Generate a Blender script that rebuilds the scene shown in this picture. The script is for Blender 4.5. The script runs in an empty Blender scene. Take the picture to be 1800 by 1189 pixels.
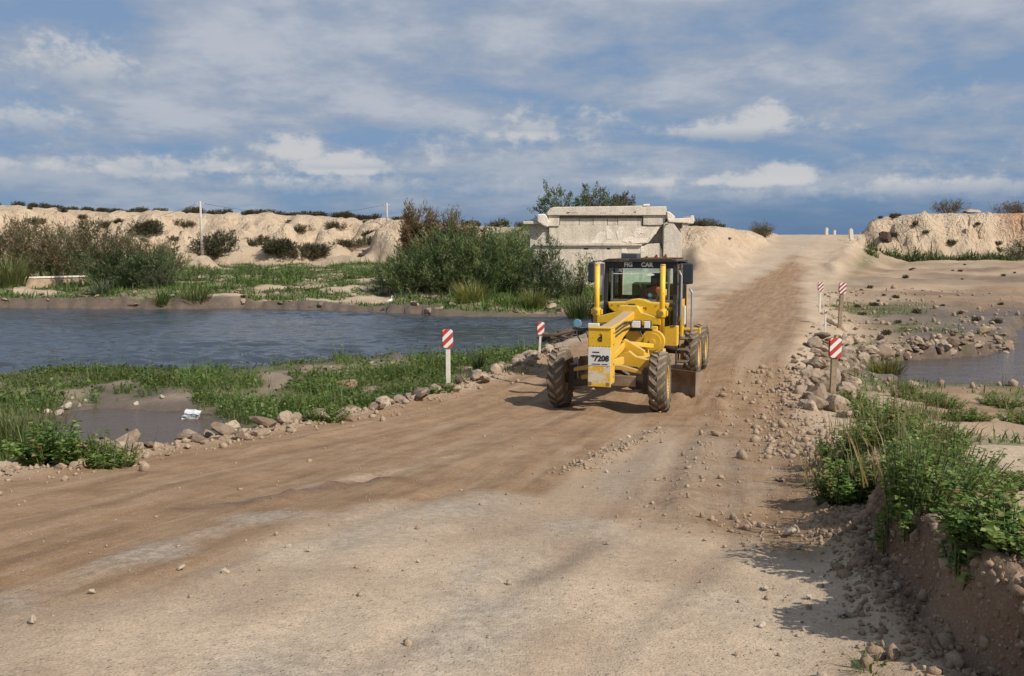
import bpy, bmesh, math, random
import numpy as np
from mathutils import Vector, Matrix, Euler

random.seed(7)
RNG = np.random.default_rng(11)
SC = bpy.context.scene
COL = SC.collection
R = math.radians

# ------------------------------------------------------------------ camera
CAM = Vector((0.0, 0.0, 3.4))
PITCH = R(6.07)
FPX, CU, CV = 1500.0, 900.0, 594.5        # focal length in units of a 1800 px wide frame
cam_d = bpy.data.cameras.new('camera')
cam_d.sensor_width = 36.0
cam_d.lens = FPX / 1800.0 * 36.0
cam_d.clip_start = 0.05
cam_d.clip_end = 5000.0
cam = bpy.data.objects.new('camera', cam_d)
COL.objects.link(cam)
cam.location = CAM
cam.rotation_euler = (math.pi / 2 - PITCH, 0, 0)
SC.camera = cam

# ------------------------------------------------------------------ sun, sky, exposure
SUN_EL = R(43.0)
SUN_DIR = Vector((0.76, -0.60, 0)).normalized() * math.cos(SUN_EL) + Vector((0, 0, math.sin(SUN_EL)))
sun_d = bpy.data.lights.new('sun', 'SUN')
sun_d.energy = 5.0
sun_d.angle = R(0.55)
sun_d.color = (1.0, 0.945, 0.87)
sun = bpy.data.objects.new('sun', sun_d)
COL.objects.link(sun)
sun.location = (30, -40, 60)
sun.rotation_euler = (-SUN_DIR).to_track_quat('-Z', 'Y').to_euler()

SC.view_settings.view_transform = 'Standard'
SC.view_settings.look = 'None'
SC.view_settings.exposure = 0.0
SC.view_settings.gamma = 1.0
SC.view_settings.use_curve_mapping = False
SC.render.engine = 'CYCLES'
SC.cycles.max_bounces = 5
SC.cycles.diffuse_bounces = 2
SC.cycles.glossy_bounces = 3
SC.cycles.use_denoising = True
SC.cycles.use_adaptive_sampling = True
SC.cycles.adaptive_threshold = 0.02
SC.cycles.transparent_max_bounces = 12


class NT:
    """small helper for writing node trees"""
    def __init__(self, tree):
        self.t = tree
        self.n = tree.nodes
        self.l = tree.links

    def node(self, typ, **kw):
        nd = self.n.new(typ)
        for k, v in kw.items():
            setattr(nd, k, v)
        return nd

    def put(self, sock, v):
        if isinstance(v, (int, float)):
            sock.default_value = v
        elif isinstance(v, tuple):
            if sock.type == 'RGBA' and len(v) == 3:
                v = v + (1.0,)
            sock.default_value = v
        else:
            self.l.new(v, sock)

    def math(self, op, a, b=None, c=None, clamp=False):
        nd = self.node('ShaderNodeMath', operation=op, use_clamp=clamp)
        self.put(nd.inputs[0], a)
        if b is not None: self.put(nd.inputs[1], b)
        if c is not None: self.put(nd.inputs[2], c)
        return nd.outputs[0]

    def vmath(self, op, a, b=None, out=0):
        nd = self.node('ShaderNodeVectorMath', operation=op)
        self.put(nd.inputs[0], a)
        if b is not None: self.put(nd.inputs[1], b)
        return nd.outputs[out]

    def mix(self, f, a, b, blend='MIX'):
        nd = self.node('ShaderNodeMix', data_type='RGBA', blend_type=blend)
        self.put(nd.inputs[0], f)
        self.put(nd.inputs[6], a)
        self.put(nd.inputs[7], b)
        return nd.outputs[2]

    def ramp(self, f, lo, hi, a=0.0, b=1.0, smooth=True):
        nd = self.node('ShaderNodeMapRange', interpolation_type='SMOOTHSTEP' if smooth else 'LINEAR', clamp=True)
        self.put(nd.inputs[0], f)
        self.put(nd.inputs[1], lo); self.put(nd.inputs[2], hi)
        self.put(nd.inputs[3], a); self.put(nd.inputs[4], b)
        return nd.outputs[0]

    def noise(self, vec, scale, detail=4.0, rough=0.55, dist=0.0):
        nd = self.node('ShaderNodeTexNoise')
        if vec is not None: self.put(nd.inputs['Vector'], vec)
        nd.inputs['Scale'].default_value = scale
        nd.inputs['Detail'].default_value = detail
        nd.inputs['Roughness'].default_value = rough
        nd.inputs['Distortion'].default_value = dist
        return nd.outputs[0]

    def combine(self, x, y, z):
        nd = self.node('ShaderNodeCombineXYZ')
        self.put(nd.inputs[0], x); self.put(nd.inputs[1], y); self.put(nd.inputs[2], z)
        return nd.outputs[0]


def build_world():
    w = bpy.data.worlds.new('World')
    SC.world = w
    w.use_nodes = True
    w.node_tree.nodes.clear()
    w.cycles.sampling_method = 'MANUAL'
    w.cycles.sample_map_resolution = 256
    T = NT(w.node_tree)
    out = T.node('ShaderNodeOutputWorld')
    bg = T.node('ShaderNodeBackground')
    bg.inputs[1].default_value = 0.1
    T.l.new(bg.outputs[0], out.inputs[0])
    sky = T.node('ShaderNodeTexSky', sky_type='NISHITA')
    sky.sun_disc = False
    sky.sun_elevation = SUN_EL
    sky.sun_rotation = math.atan2(SUN_DIR.x, SUN_DIR.y)
    sky.altitude = 20.0
    sky.air_density = 1.0
    sky.dust_density = 0.6
    sky.ozone_density = 1.4
    tc = T.node('ShaderNodeTexCoord')
    d = T.vmath('NORMALIZE', tc.outputs['Generated'])
    sep = T.node('ShaderNodeSeparateXYZ')
    T.l.new(d, sep.inputs[0])
    x, y, z = sep.outputs
    az = T.math('ARCTAN2', x, y)
    el = T.math('ARCSINE', z)
    # --- stratiform deck on a plane above
    zz = T.math('ADD', T.math('MAXIMUM', z, 0.0), 0.20)
    px = T.math('DIVIDE', x, zz)
    py = T.math('DIVIDE', y, zz)
    p = T.combine(px, py, 0.0)
    n1 = T.noise(T.vmath('MULTIPLY', p, (0.75, 1.25, 1.0)), 0.62, 5.0, 0.60, 0.6)
    n2 = T.noise(T.vmath('ADD', p, (7.3, 2.1, 3.0)), 2.6, 5.0, 0.62, 0.0)
    cov = T.math('ADD', T.math('MULTIPLY', n1, 0.55), T.math('MULTIPLY', n2, 0.45))
    deck = T.ramp(cov, 0.41, 0.52)
    deck_hi = T.ramp(cov, 0.49, 0.60)
    hi = T.ramp(el, 0.0, 0.17)
    gap = T.mix(0.85, T.vmath('MULTIPLY', sky.outputs[0], (0.62, 0.80, 1.10)), T.mix(hi, (1.45, 2.45, 4.05), (2.15, 3.15, 4.70)))
    lil = T.mix(hi, (2.5, 3.3, 4.5), (3.10, 3.75, 4.85))
    c = T.mix(deck, gap, lil)
    c = T.mix(T.math('MULTIPLY', deck_hi, 0.8), c, T.mix(hi, (3.5, 4.1, 5.0), (5.0, 5.3, 5.95)))
    # darker rain blue along the very horizon, heavier to the right
    low = T.ramp(el, 0.07, 0.01)
    low = T.math('MULTIPLY', low, T.ramp(az, -0.45, 0.30, 0.0, 0.92))
    c = T.mix(low, c, (1.15, 2.0, 3.5))
    # --- fair weather cumulus standing in bands (everywhere) plus the heaps in view
    ae = T.combine(az, el, 0.0)
    wob = T.noise(T.vmath('MULTIPLY', ae, (1.0, 1.6, 1.0)), 13.0, 5.0, 0.60, 0.0)
    wob2 = T.noise(T.vmath('ADD', T.vmath('MULTIPLY', ae, (1.0, 1.5, 1.0)), (3.1, 1.7, 0.0)), 42.0, 4.0, 0.65, 0.0)
    w3 = T.math('ADD', T.math('MULTIPLY', T.math('SUBTRACT', wob, 0.5), 2.6), T.math('MULTIPLY', T.math('SUBTRACT', wob2, 0.5), 1.9))
    heaps = [  # u, v of centre, half width, half height in the 1800 px frame, weight
        (515, 268, 60, 30, 1.0), (600, 292, 105, 24, 0.95), (400, 296, 130, 20, 0.7), (200, 300, 190, 24, 0.62), (460, 324, 70, 18, 0.7),
        (50, 216, 90, 30, 0.66), (160, 132, 100, 42, 0.72),
        (925, 234, 120, 36, 0.62), (900, 284, 190, 28, 0.52),
        (1300, 232, 112, 22, 1.0), (1345, 218, 52, 26, 1.0), (1600, 184, 100, 30, 0.36),
        (1245, 322, 36, 13, 1.0), (1345, 320, 100, 20, 1.0), (1378, 306, 44, 18, 1.0), (1600, 332, 330, 20, 0.68), (1130, 320, 150, 18, 0.5),
        (720, 330, 260, 18, 0.5), (-250, 290, 200, 30, 0.8), (2150, 280, 230, 32, 0.85),
    ]
    dens = topn = None
    for (u, v, a, b, wt) in heaps:
        X, Z = (u - CU) / FPX, (CV - v) / FPX
        dy, dz = math.cos(PITCH) + Z * math.sin(PITCH), -math.sin(PITCH) + Z * math.cos(PITCH)
        A = math.atan2(X, dy)
        E = math.atan2(dz, math.hypot(X, dy))
        s1, s2 = FPX / a, FPX / b
        nd = T.node('ShaderNodeVectorMath', operation='MULTIPLY_ADD')
        T.put(nd.inputs[0], ae); T.put(nd.inputs[1], (s1, s2, 0.0)); T.put(nd.inputs[2], (-A * s1, -E * s2, 0.0))
        sq = T.node('ShaderNodeSeparateXYZ'); T.l.new(nd.outputs[0], sq.inputs[0])
        yy = T.math('MAXIMUM', sq.outputs[1], T.math('MULTIPLY', sq.outputs[1], -1.9))     # flat base
        r2 = T.math('MULTIPLY_ADD', yy, yy, T.math('MULTIPLY', sq.outputs[0], sq.outputs[0]))
        g = T.math('MULTIPLY_ADD', T.math('SQRT', r2), -1.0 * wt, 1.62 * wt)
        tp = T.math('MINIMUM', T.math('MULTIPLY_ADD', g, 2.0, 0.6), T.math('MULTIPLY_ADD', sq.outputs[1], 0.75 * wt, 0.45 * wt))
        dens = g if dens is None else T.math('MAXIMUM', dens, g)
        topn = tp if topn is None else T.math('MAXIMUM', topn, tp)
    # far band of heaps right round the horizon
    bandn = T.noise(T.vmath('MULTIPLY', ae, (1.0, 3.4, 1.0)), 5.0, 2.0, 0.55, 0.0)
    band = T.math('MULTIPLY', T.ramp(el, 0.035, 0.075), T.ramp(el, 0.16, 0.10))
    dens = T.math('MAXIMUM', dens, T.math('MULTIPLY_ADD', T.math('MULTIPLY', T.ramp(bandn, 0.45, 0.68), band), 1.2, -0.9))
    dd = T.math('ADD', dens, T.math('MULTIPLY', w3, 1.0))
    cum = T.ramp(dd, -0.05, 0.95)
    core = T.math('MULTIPLY', T.ramp(dd, 0.15, 1.2), T.ramp(topn, 0.0, 0.75))
    ccol = T.mix(core, (3.5, 4.1, 5.0), (6.1, 6.1, 6.15))
    c = T.mix(T.math('MULTIPLY', cum, 0.85), c, ccol)
    # below the horizon: dull ground bounce
    c = T.mix(T.ramp(z, -0.02, -0.06), c, (1.6, 1.3, 1.0))
    T.l.new(c, bg.inputs[0])


build_world()

# ------------------------------------------------------------------ helpers
def px(u, v, z):
    """ground point seen at (u, v) of the 1800 px frame, on the level z"""
    X, t = (u - CU) / FPX, (v - CV) / FPX
    dy, dz = math.cos(PITCH) - t * math.sin(PITCH), -math.sin(PITCH) - t * math.cos(PITCH)
    s = (z - CAM.z) / dz
    return (X * s, dy * s)


def pxy(u, v, y):
    """point seen at (u, v) at distance y ahead: world x, z"""
    X, t = (u - CU) / FPX, (v - CV) / FPX
    dy, dz = math.cos(PITCH) - t * math.sin(PITCH), -math.sin(PITCH) - t * math.cos(PITCH)
    s = y / dy
    return (X * s, CAM.z + dz * s)


def _hash(ix, iy, seed):
    h = (ix.astype(np.int64) * 374761393 + iy.astype(np.int64) * 668265263 + seed * 974634777) & 0xFFFFFFFF
    h = ((h ^ (h >> 13)) * 1274126177) & 0xFFFFFFFF
    return ((h ^ (h >> 16)) & 0xFFFF) / 65535.0


def vnoise(x, y, seed=0):
    x = np.asarray(x, float); y = np.asarray(y, float)
    ix, iy = np.floor(x), np.floor(y)
    fx, fy = x - ix, y - iy
    fx = fx * fx * fx * (fx * (fx * 6 - 15) + 10); fy = fy * fy * fy * (fy * (fy * 6 - 15) + 10)
    a, b = _hash(ix, iy, seed), _hash(ix + 1, iy, seed)
    c, d = _hash(ix, iy + 1, seed), _hash(ix + 1, iy + 1, seed)
    return (a * (1 - fx) + b * fx) * (1 - fy) + (c * (1 - fx) + d * fx) * fy


def fbm(x, y, octs=4, seed=0, gain=0.5):
    """about -1..1"""
    s, a, n = 0.0, 1.0, 0.0
    for i in range(octs):
        s = s + a * (vnoise(x * 2 ** i + i * 17.3, y * 2 ** i - i * 9.1, seed + i) * 2 - 1)
        n += a; a *= gain
    return s / n * 1.5


def sstep(v, a, b):
    t = np.clip((np.asarray(v, float) - a) / (b - a), 0, 1)
    return t * t * (3 - 2 * t)


def poly_sd(x, y, poly):
    """signed distance to a polygon, negative inside"""
    x = np.asarray(x, float); y = np.asarray(y, float)
    best = np.full(x.shape, 1e9); inside = np.zeros(x.shape, bool)
    n = len(poly)
    for i in range(n):
        (ax, ay), (bx, by) = poly[i], poly[(i + 1) % n]
        ex, ey = bx - ax, by - ay
        t = np.clip(((x - ax) * ex + (y - ay) * ey) / (ex * ex + ey * ey + 1e-12), 0, 1)
        best = np.minimum(best, np.hypot(x - ax - t * ex, y - ay - t * ey))
        if ay != by:
            cr = ((ay > y) != (by > y)) & (x < (bx - ax) * (y - ay) / (by - ay) + ax)
            inside ^= cr
    return np.where(inside, -best, best)


def line_d(x, y, line):
    x = np.asarray(x, float); y = np.asarray(y, float)
    best = np.full(x.shape, 1e9)
    for (ax, ay), (bx, by) in zip(line[:-1], line[1:]):
        ex, ey = bx - ax, by - ay
        t = np.clip(((x - ax) * ex + (y - ay) * ey) / (ex * ex + ey * ey + 1e-12), 0, 1)
        best = np.minimum(best, np.hypot(x - ax - t * ex, y - ay - t * ey))
    return best


def tag(o, label=None, cat=None, group=None, kind=None):
    if label: o['label'] = label
    if cat: o['category'] = cat
    if group: o['group'] = group
    if kind: o['kind'] = kind
    return o


def empty(name, loc=(0, 0, 0), rz=0.0):
    o = bpy.data.objects.new(name, None)
    o.empty_display_size = 0.2
    COL.objects.link(o)
    o.location = loc
    o.rotation_euler = (0, 0, rz)
    return o


def mesh_np(name, V, quads=None, tris=None, mat=None, parent=None, smooth=False, attrs=None, link=True):
    """mesh object from arrays; attrs: name -> (n,4) vertex colours"""
    V = np.asarray(V, np.float32)
    loops, starts, totals = [], [], []
    ofs = 0
    for F, k in ((quads, 4), (tris, 3)):
        if F is not None and len(F):
            F = np.asarray(F, np.int32)
            loops.append(F.ravel())
            starts.append(ofs + np.arange(len(F), dtype=np.int32) * k)
            totals.append(np.full(len(F), k, np.int32))
            ofs += len(F) * k
    loops = np.concatenate(loops); starts = np.concatenate(starts); totals = np.concatenate(totals)
    me = bpy.data.meshes.new(name)
    me.vertices.add(len(V)); me.vertices.foreach_set('co', V.ravel())
    me.loops.add(len(loops)); me.loops.foreach_set('vertex_index', loops)
    me.polygons.add(len(starts))
    me.polygons.foreach_set('loop_start', starts)
    me.polygons.foreach_set('loop_total', totals)
    if smooth:
        me.polygons.foreach_set('use_smooth', np.ones(len(starts), bool))
    me.update(calc_edges=True)
    for an, av in (attrs or {}).items():
        a = me.attributes.new(an, 'FLOAT_COLOR', 'POINT')
        a.data.foreach_set('color', np.asarray(av, np.float32).ravel())
    if mat: me.materials.append(mat)
    if not link:
        return me
    o = bpy.data.objects.new(name, me)
    COL.objects.link(o)
    o.parent = parent
    return o


def inst(name, me, loc, rot=(0, 0, 0), sc=(1, 1, 1), parent=None):
    o = bpy.data.objects.new(name, me)
    COL.objects.link(o)
    o.location = loc; o.rotation_euler = rot
    o.scale = sc if isinstance(sc, (tuple, list)) else (sc, sc, sc)
    o.parent = parent
    return o


class MB:
    """collects simple shapes into one mesh"""
    def __init__(self):
        self.v, self.f, self.sm = [], [], []

    def add(self, vs, fs, smooth=False):
        o = len(self.v)
        self.v += [tuple(p) for p in vs]
        self.f += [tuple(i + o for i in f) for f in fs]
        self.sm += [smooth] * len(fs)
        return self

    def box(self, x0, x1, y0, y1, z0, z1, M=None):
        vs = [Vector(p) for p in ((x0, y0, z0), (x1, y0, z0), (x1, y1, z0), (x0, y1, z0), (x0, y0, z1), (x1, y0, z1), (x1, y1, z1), (x0, y1, z1))]
        if M: vs = [M @ p for p in vs]
        return self.add(vs, [(3, 2, 1, 0), (4, 5, 6, 7), (0, 1, 5, 4), (1, 2, 6, 5), (2, 3, 7, 6), (3, 0, 4, 7)])

    def bar(self, a, b, w, h, up=(0, 0, 1)):
        a, b = Vector(a), Vector(b)
        d = (b - a); L = d.length; d.normalize()
        s = d.cross(Vector(up))
        if s.length < 1e-4: s = d.cross(Vector((0, 1, 0)))
        s.normalize(); u = s.cross(d)
        vs = []
        for p in (a, b):
            for i, j in ((-1, -1), (1, -1), (1, 1), (-1, 1)):
                vs.append(p + s * (w / 2 * i) + u * (h / 2 * j))
        return self.add(vs, [(0, 1, 2, 3), (7, 6, 5, 4), (0, 4, 5, 1), (1, 5, 6, 2), (2, 6, 7, 3), (3, 7, 4, 0)])

    def cyl(self, a, b, r0, r1=None, n=14, caps=True):
        r1 = r0 if r1 is None else r1
        a, b = Vector(a), Vector(b)
        d = (b - a).normalized()
        s = d.orthogonal().normalized(); u = d.cross(s)
        vs = []
        for p, r in ((a, r0), (b, r1)):
            for i in range(n):
                t = 2 * math.pi * i / n
                vs.append(p + (s * math.cos(t) + u * math.sin(t)) * r)
        self.add(vs, [(i, (i + 1) % n, n + (i + 1) % n, n + i) for i in range(n)], True)
        if caps:
            self.add(vs, [tuple(range(n - 1, -1, -1)), tuple(range(n, 2 * n))])
        return self

    def tube(self, pts, r, n=8):
        pts = [Vector(p) for p in pts]
        rs = r if isinstance(r, (list, tuple)) else [r] * len(pts)
        vs, fs = [], []
        ref = None
        for k, p in enumerate(pts):
            d = (pts[min(k + 1, len(pts) - 1)] - pts[max(k - 1, 0)]).normalized()
            if ref is None: ref = d.orthogonal()
            s = (ref - d * ref.dot(d))
            if s.length < 1e-5: s = d.orthogonal()
            s.normalize(); ref = s
            u = d.cross(s)
            for i in range(n):
                t = 2 * math.pi * i / n
                vs.append(p + (s * math.cos(t) + u * math.sin(t)) * rs[k])
        for k in range(len(pts) - 1):
            for i in range(n):
                fs.append((k * n + i, k * n + (i + 1) % n, (k + 1) * n + (i + 1) % n, (k + 1) * n + i))
        self.add(vs, fs, True)
        m = len(vs) - n
        self.add(vs, [tuple(range(n - 1, -1, -1)), tuple(range(m, m + n))])
        return self

    def lathe(self, prof, axis='X', n=32, c=(0, 0, 0)):
        """prof: (along axis, radius) pairs"""
        vs, fs = [], []
        c = Vector(c)
        for i in range(n):
            t = 2 * math.pi * i / n
            for (a, r) in prof:
                if axis == 'X': p = Vector((a, r * math.cos(t), r * math.sin(t)))
                elif axis == 'Y': p = Vector((r * math.cos(t), a, r * math.sin(t)))
                else: p = Vector((r * math.cos(t), r * math.sin(t), a))
                vs.append(c + p)
        m = len(prof)
        for i in range(n):
            j = (i + 1) % n
            for k in range(m - 1):
                fs.append((i * m + k, i * m + k + 1, j * m + k + 1, j * m + k))
        return self.add(vs, fs, True)

    def prism(self, poly, a0, a1, axis='X', M=None):
        """polygon of 2-D points extruded along an axis (poly in the other two, in xyz order)"""
        vs = []
        for a in (a0, a1):
            for (p, q) in poly:
                v = {'X': Vector((a, p, q)), 'Y': Vector((p, a, q)), 'Z': Vector((p, q, a))}[axis]
                vs.append(M @ v if M else v)
        n = len(poly)
        fs = [tuple(range(n)), tuple(range(2 * n - 1, n - 1, -1))]
        fs += [(i, n + i, n + (i + 1) % n, (i + 1) % n) for i in range(n)]
        return self.add(vs, fs)

    def build(self, name, mat, parent=None, bevel=0.0, seg=2, fix=True):
        me = bpy.data.meshes.new(name)
        me.from_pydata(self.v, [], self.f)
        me.polygons.foreach_set('use_smooth', self.sm)
        if fix:
            bm = bmesh.new(); bm.from_mesh(me)
            bmesh.ops.remove_doubles(bm, verts=bm.verts, dist=1e-5)
            bmesh.ops.recalc_face_normals(bm, faces=bm.faces)
            bm.to_mesh(me); bm.free()
        me.materials.append(mat)
        o = bpy.data.objects.new(name, me)
        COL.objects.link(o)
        o.parent = parent
        if bevel > 0:
            md = o.modifiers.new('bevel', 'BEVEL')
            md.width = bevel; md.segments = seg; md.limit_method = 'ANGLE'; md.angle_limit = R(35)
        return o


def new_mat(name):
    m = bpy.data.materials.new(name)
    m.use_nodes = True
    m.node_tree.nodes.clear()
    T = NT(m.node_tree)
    out = T.node('ShaderNodeOutputMaterial')
    b = T.node('ShaderNodeBsdfPrincipled')
    T.l.new(b.outputs[0], out.inputs[0])
    return m, T, b, out


def simple_mat(name, col, rough=0.6, metal=0.0, var=0.12, scale=6.0, dust=0.0, dust_col=(0.30, 0.21, 0.135), bump=0.0, spec=0.4):
    """paint / metal / concrete with mottling, and dust that settles in blotches"""
    m, T, b, out = new_mat(name)
    tc = T.node('ShaderNodeTexCoord')
    co = tc.outputs['Object']
    n = T.noise(co, scale, 6.0, 0.6)
    c = T.mix(T.math('MULTIPLY', T.ramp(n, 0.3, 0.7), 1.0), tuple(v * (1 - var) for v in col), tuple(min(1, v * (1 + var)) for v in col))
    r = rough
    if dust > 0:
        n2 = T.noise(co, scale * 0.55, 8.0, 0.68, 0.4)
        n3 = T.noise(co, scale * 5, 5.0, 0.7)
        f = T.ramp(T.math('ADD', T.math('MULTIPLY', n2, 0.75), T.math('MULTIPLY', n3, 0.25)), 0.66 - 0.34 * dust, 0.86 - 0.30 * dust)
        f = T.math('MULTIPLY', f, 0.35 + 0.5 * dust)
        c = T.mix(f, c, dust_col)
        r = T.math('ADD', T.math('MULTIPLY', f, 0.9 - rough), rough)
    T.put(b.inputs['Base Color'], c)
    T.put(b.inputs['Roughness'], r)
    b.inputs['Metallic'].default_value = metal
    b.inputs['Specular IOR Level'].default_value = spec
    if bump > 0:
        bn = T.node('ShaderNodeBump')
        bn.inputs['Strength'].default_value = bump
        bn.inputs['Distance'].default_value = 0.02
        T.l.new(T.noise(co, scale * 6, 8.0, 0.7), bn.inputs['Height'])
        T.l.new(bn.outputs[0], b.inputs['Normal'])
    return m
# ------------------------------------------------------------------ terrain
ROAD_Y = [-12, 4, 8.8, 12.5, 14.3, 16, 20.5, 25.7, 40, 55, 71, 90, 110, 130, 700]
ROAD_L = [-9.0, -6.4, -5.3, -4.7, -3.9, -3.0, -1.0, 0.94, 6.0, 11.0, 16.8, 25.0, 34.2, 44, 300]
RRY = [-12, 3.4, 5.5, 8, 12, 16, 20.5, 25.7, 40, 55, 71, 90, 110, 130, 700]
ROAD_R = [-0.8, 1.95, 2.60, 3.30, 4.28, 5.4, 6.7, 8.15, 13.8, 18.8, 24.6, 33.6, 43.9, 54, 320]
ZRY = [-20, 0, 4, 8, 12, 15, 18, 22, 60, 68, 76, 84, 104, 109, 114, 140, 700]
ZRZ = [2.6, 1.78, 1.52, 1.03, 0.48, 0.18, 0.02, 0.0, 0.02, 0.2, 0.72, 1.65, 4.62, 5.0, 5.02, 4.7, 4.0]


def smooth_interp(y, ys, zs, h):
    y = np.asarray(y, float)
    return sum(np.interp(y + o * h, ys, zs) for o in (-1, -0.5, 0, 0.5, 1)) / 5.0


def road_l(y): return smooth_interp(y, ROAD_Y, ROAD_L, 1.6)
def road_r(y): return smooth_interp(y, RRY, ROAD_R, 1.6)
def road_z(y): return smooth_interp(y, ZRY, ZRZ, 1.5)

WATER_Z = -1.0
STREAM_Z = -0.9
PUDDLE_Z = -0.80
POND = [px(-900, 668, -1), px(-300, 672, -1), px(0, 668, -1), px(130, 661, -1), px(220, 664, -1), px(330, 668, -1), px(430, 663, -1), px(520, 652, -1), px(590, 645, -1), px(700, 638, -1),
        px(800, 637, -1), px(890, 630, -1), (2.0, 37.0), (4.2, 41.5), (6.5, 47.0), (8.5, 52.0), (7.5, 53.0), px(1040, 553, -1), px(970, 557, -1), px(880, 557, -1), px(800, 556, -1), px(720, 551, -1),
        px(640, 548, -1), px(560, 545, -1), px(430, 542, -1), px(300, 543, -1), px(150, 542, -1), px(0, 541, -1), px(-300, 538, -1), px(-900, 536, -1)]
PUDDLE = [px(92, 735, -.8), px(150, 718, -.8), px(240, 722, -.8), px(320, 722, -.8), px(365, 740, -.8), px(412, 762, -.8), px(380, 782, -.8), px(290, 800, -.8), px(170, 806, -.8), px(85, 780, -.8)]
STREAM = [px(1500, 655, -.9), px(1545, 640, -.9), px(1600, 632, -.9), px(1700, 626, -.9), px(1765, 615, -.9), px(1782, 590, -.9), (28, 47), (60, 50), (140, 52), (140, 20), (40, 21), px(1810, 694, -.9), px(1700, 690, -.9), px(1610, 684, -.9), px(1545, 668, -.9)]

LLY = [-20, 4, 8, 12, 16, 22, 28, 52, 56, 62, 70, 80, 100, 130, 700]
LLZ = [1.0, 0.6, 0.2, -0.2, -0.52, -0.62, -0.72, -0.80, -0.72, -0.38, 0.02, 0.25, 0.6, 1.2, 1.6]
LRY = [-20, 0, 3, 6, 9, 13, 18, 24, 30, 36, 46, 60, 75, 90, 105, 118, 140, 700]
LRZ = [2.65, 2.25, 2.0, 1.69, 1.26, 0.52, -0.12, -0.60, -0.74, -0.72, -0.62, -0.22, 0.45, 1.3, 2.1, 4.2, 4.6, 4.0]
# far bluffs / dunes, by x: foot distance, top distance, top height
DX = [-400, -200, -105, -80, -58, -29, -12, 0, 6, 12, 18, 26, 34, 60]
DB = [150, 140, 133, 130, 128, 122, 112, 98, 88, 80, 72, 76, 92, 130]
DT = [200, 185, 176, 172, 170, 166, 150, 122, 108, 98, 90, 96, 110, 150]
DZ = [16, 14, 12.0, 10.6, 9.7, 8.8, 7.2, 6.0, 5.8, 5.7, 5.8, 5.5, 5.0, 4.5]
BX = [30, 45.0, 46.5, 48, 54, 62, 70, 100, 400]
BZ = [2.0, 4.9, 6.5, 7.2, 7.7, 7.8, 7.9, 8.3, 9.0]


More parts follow.
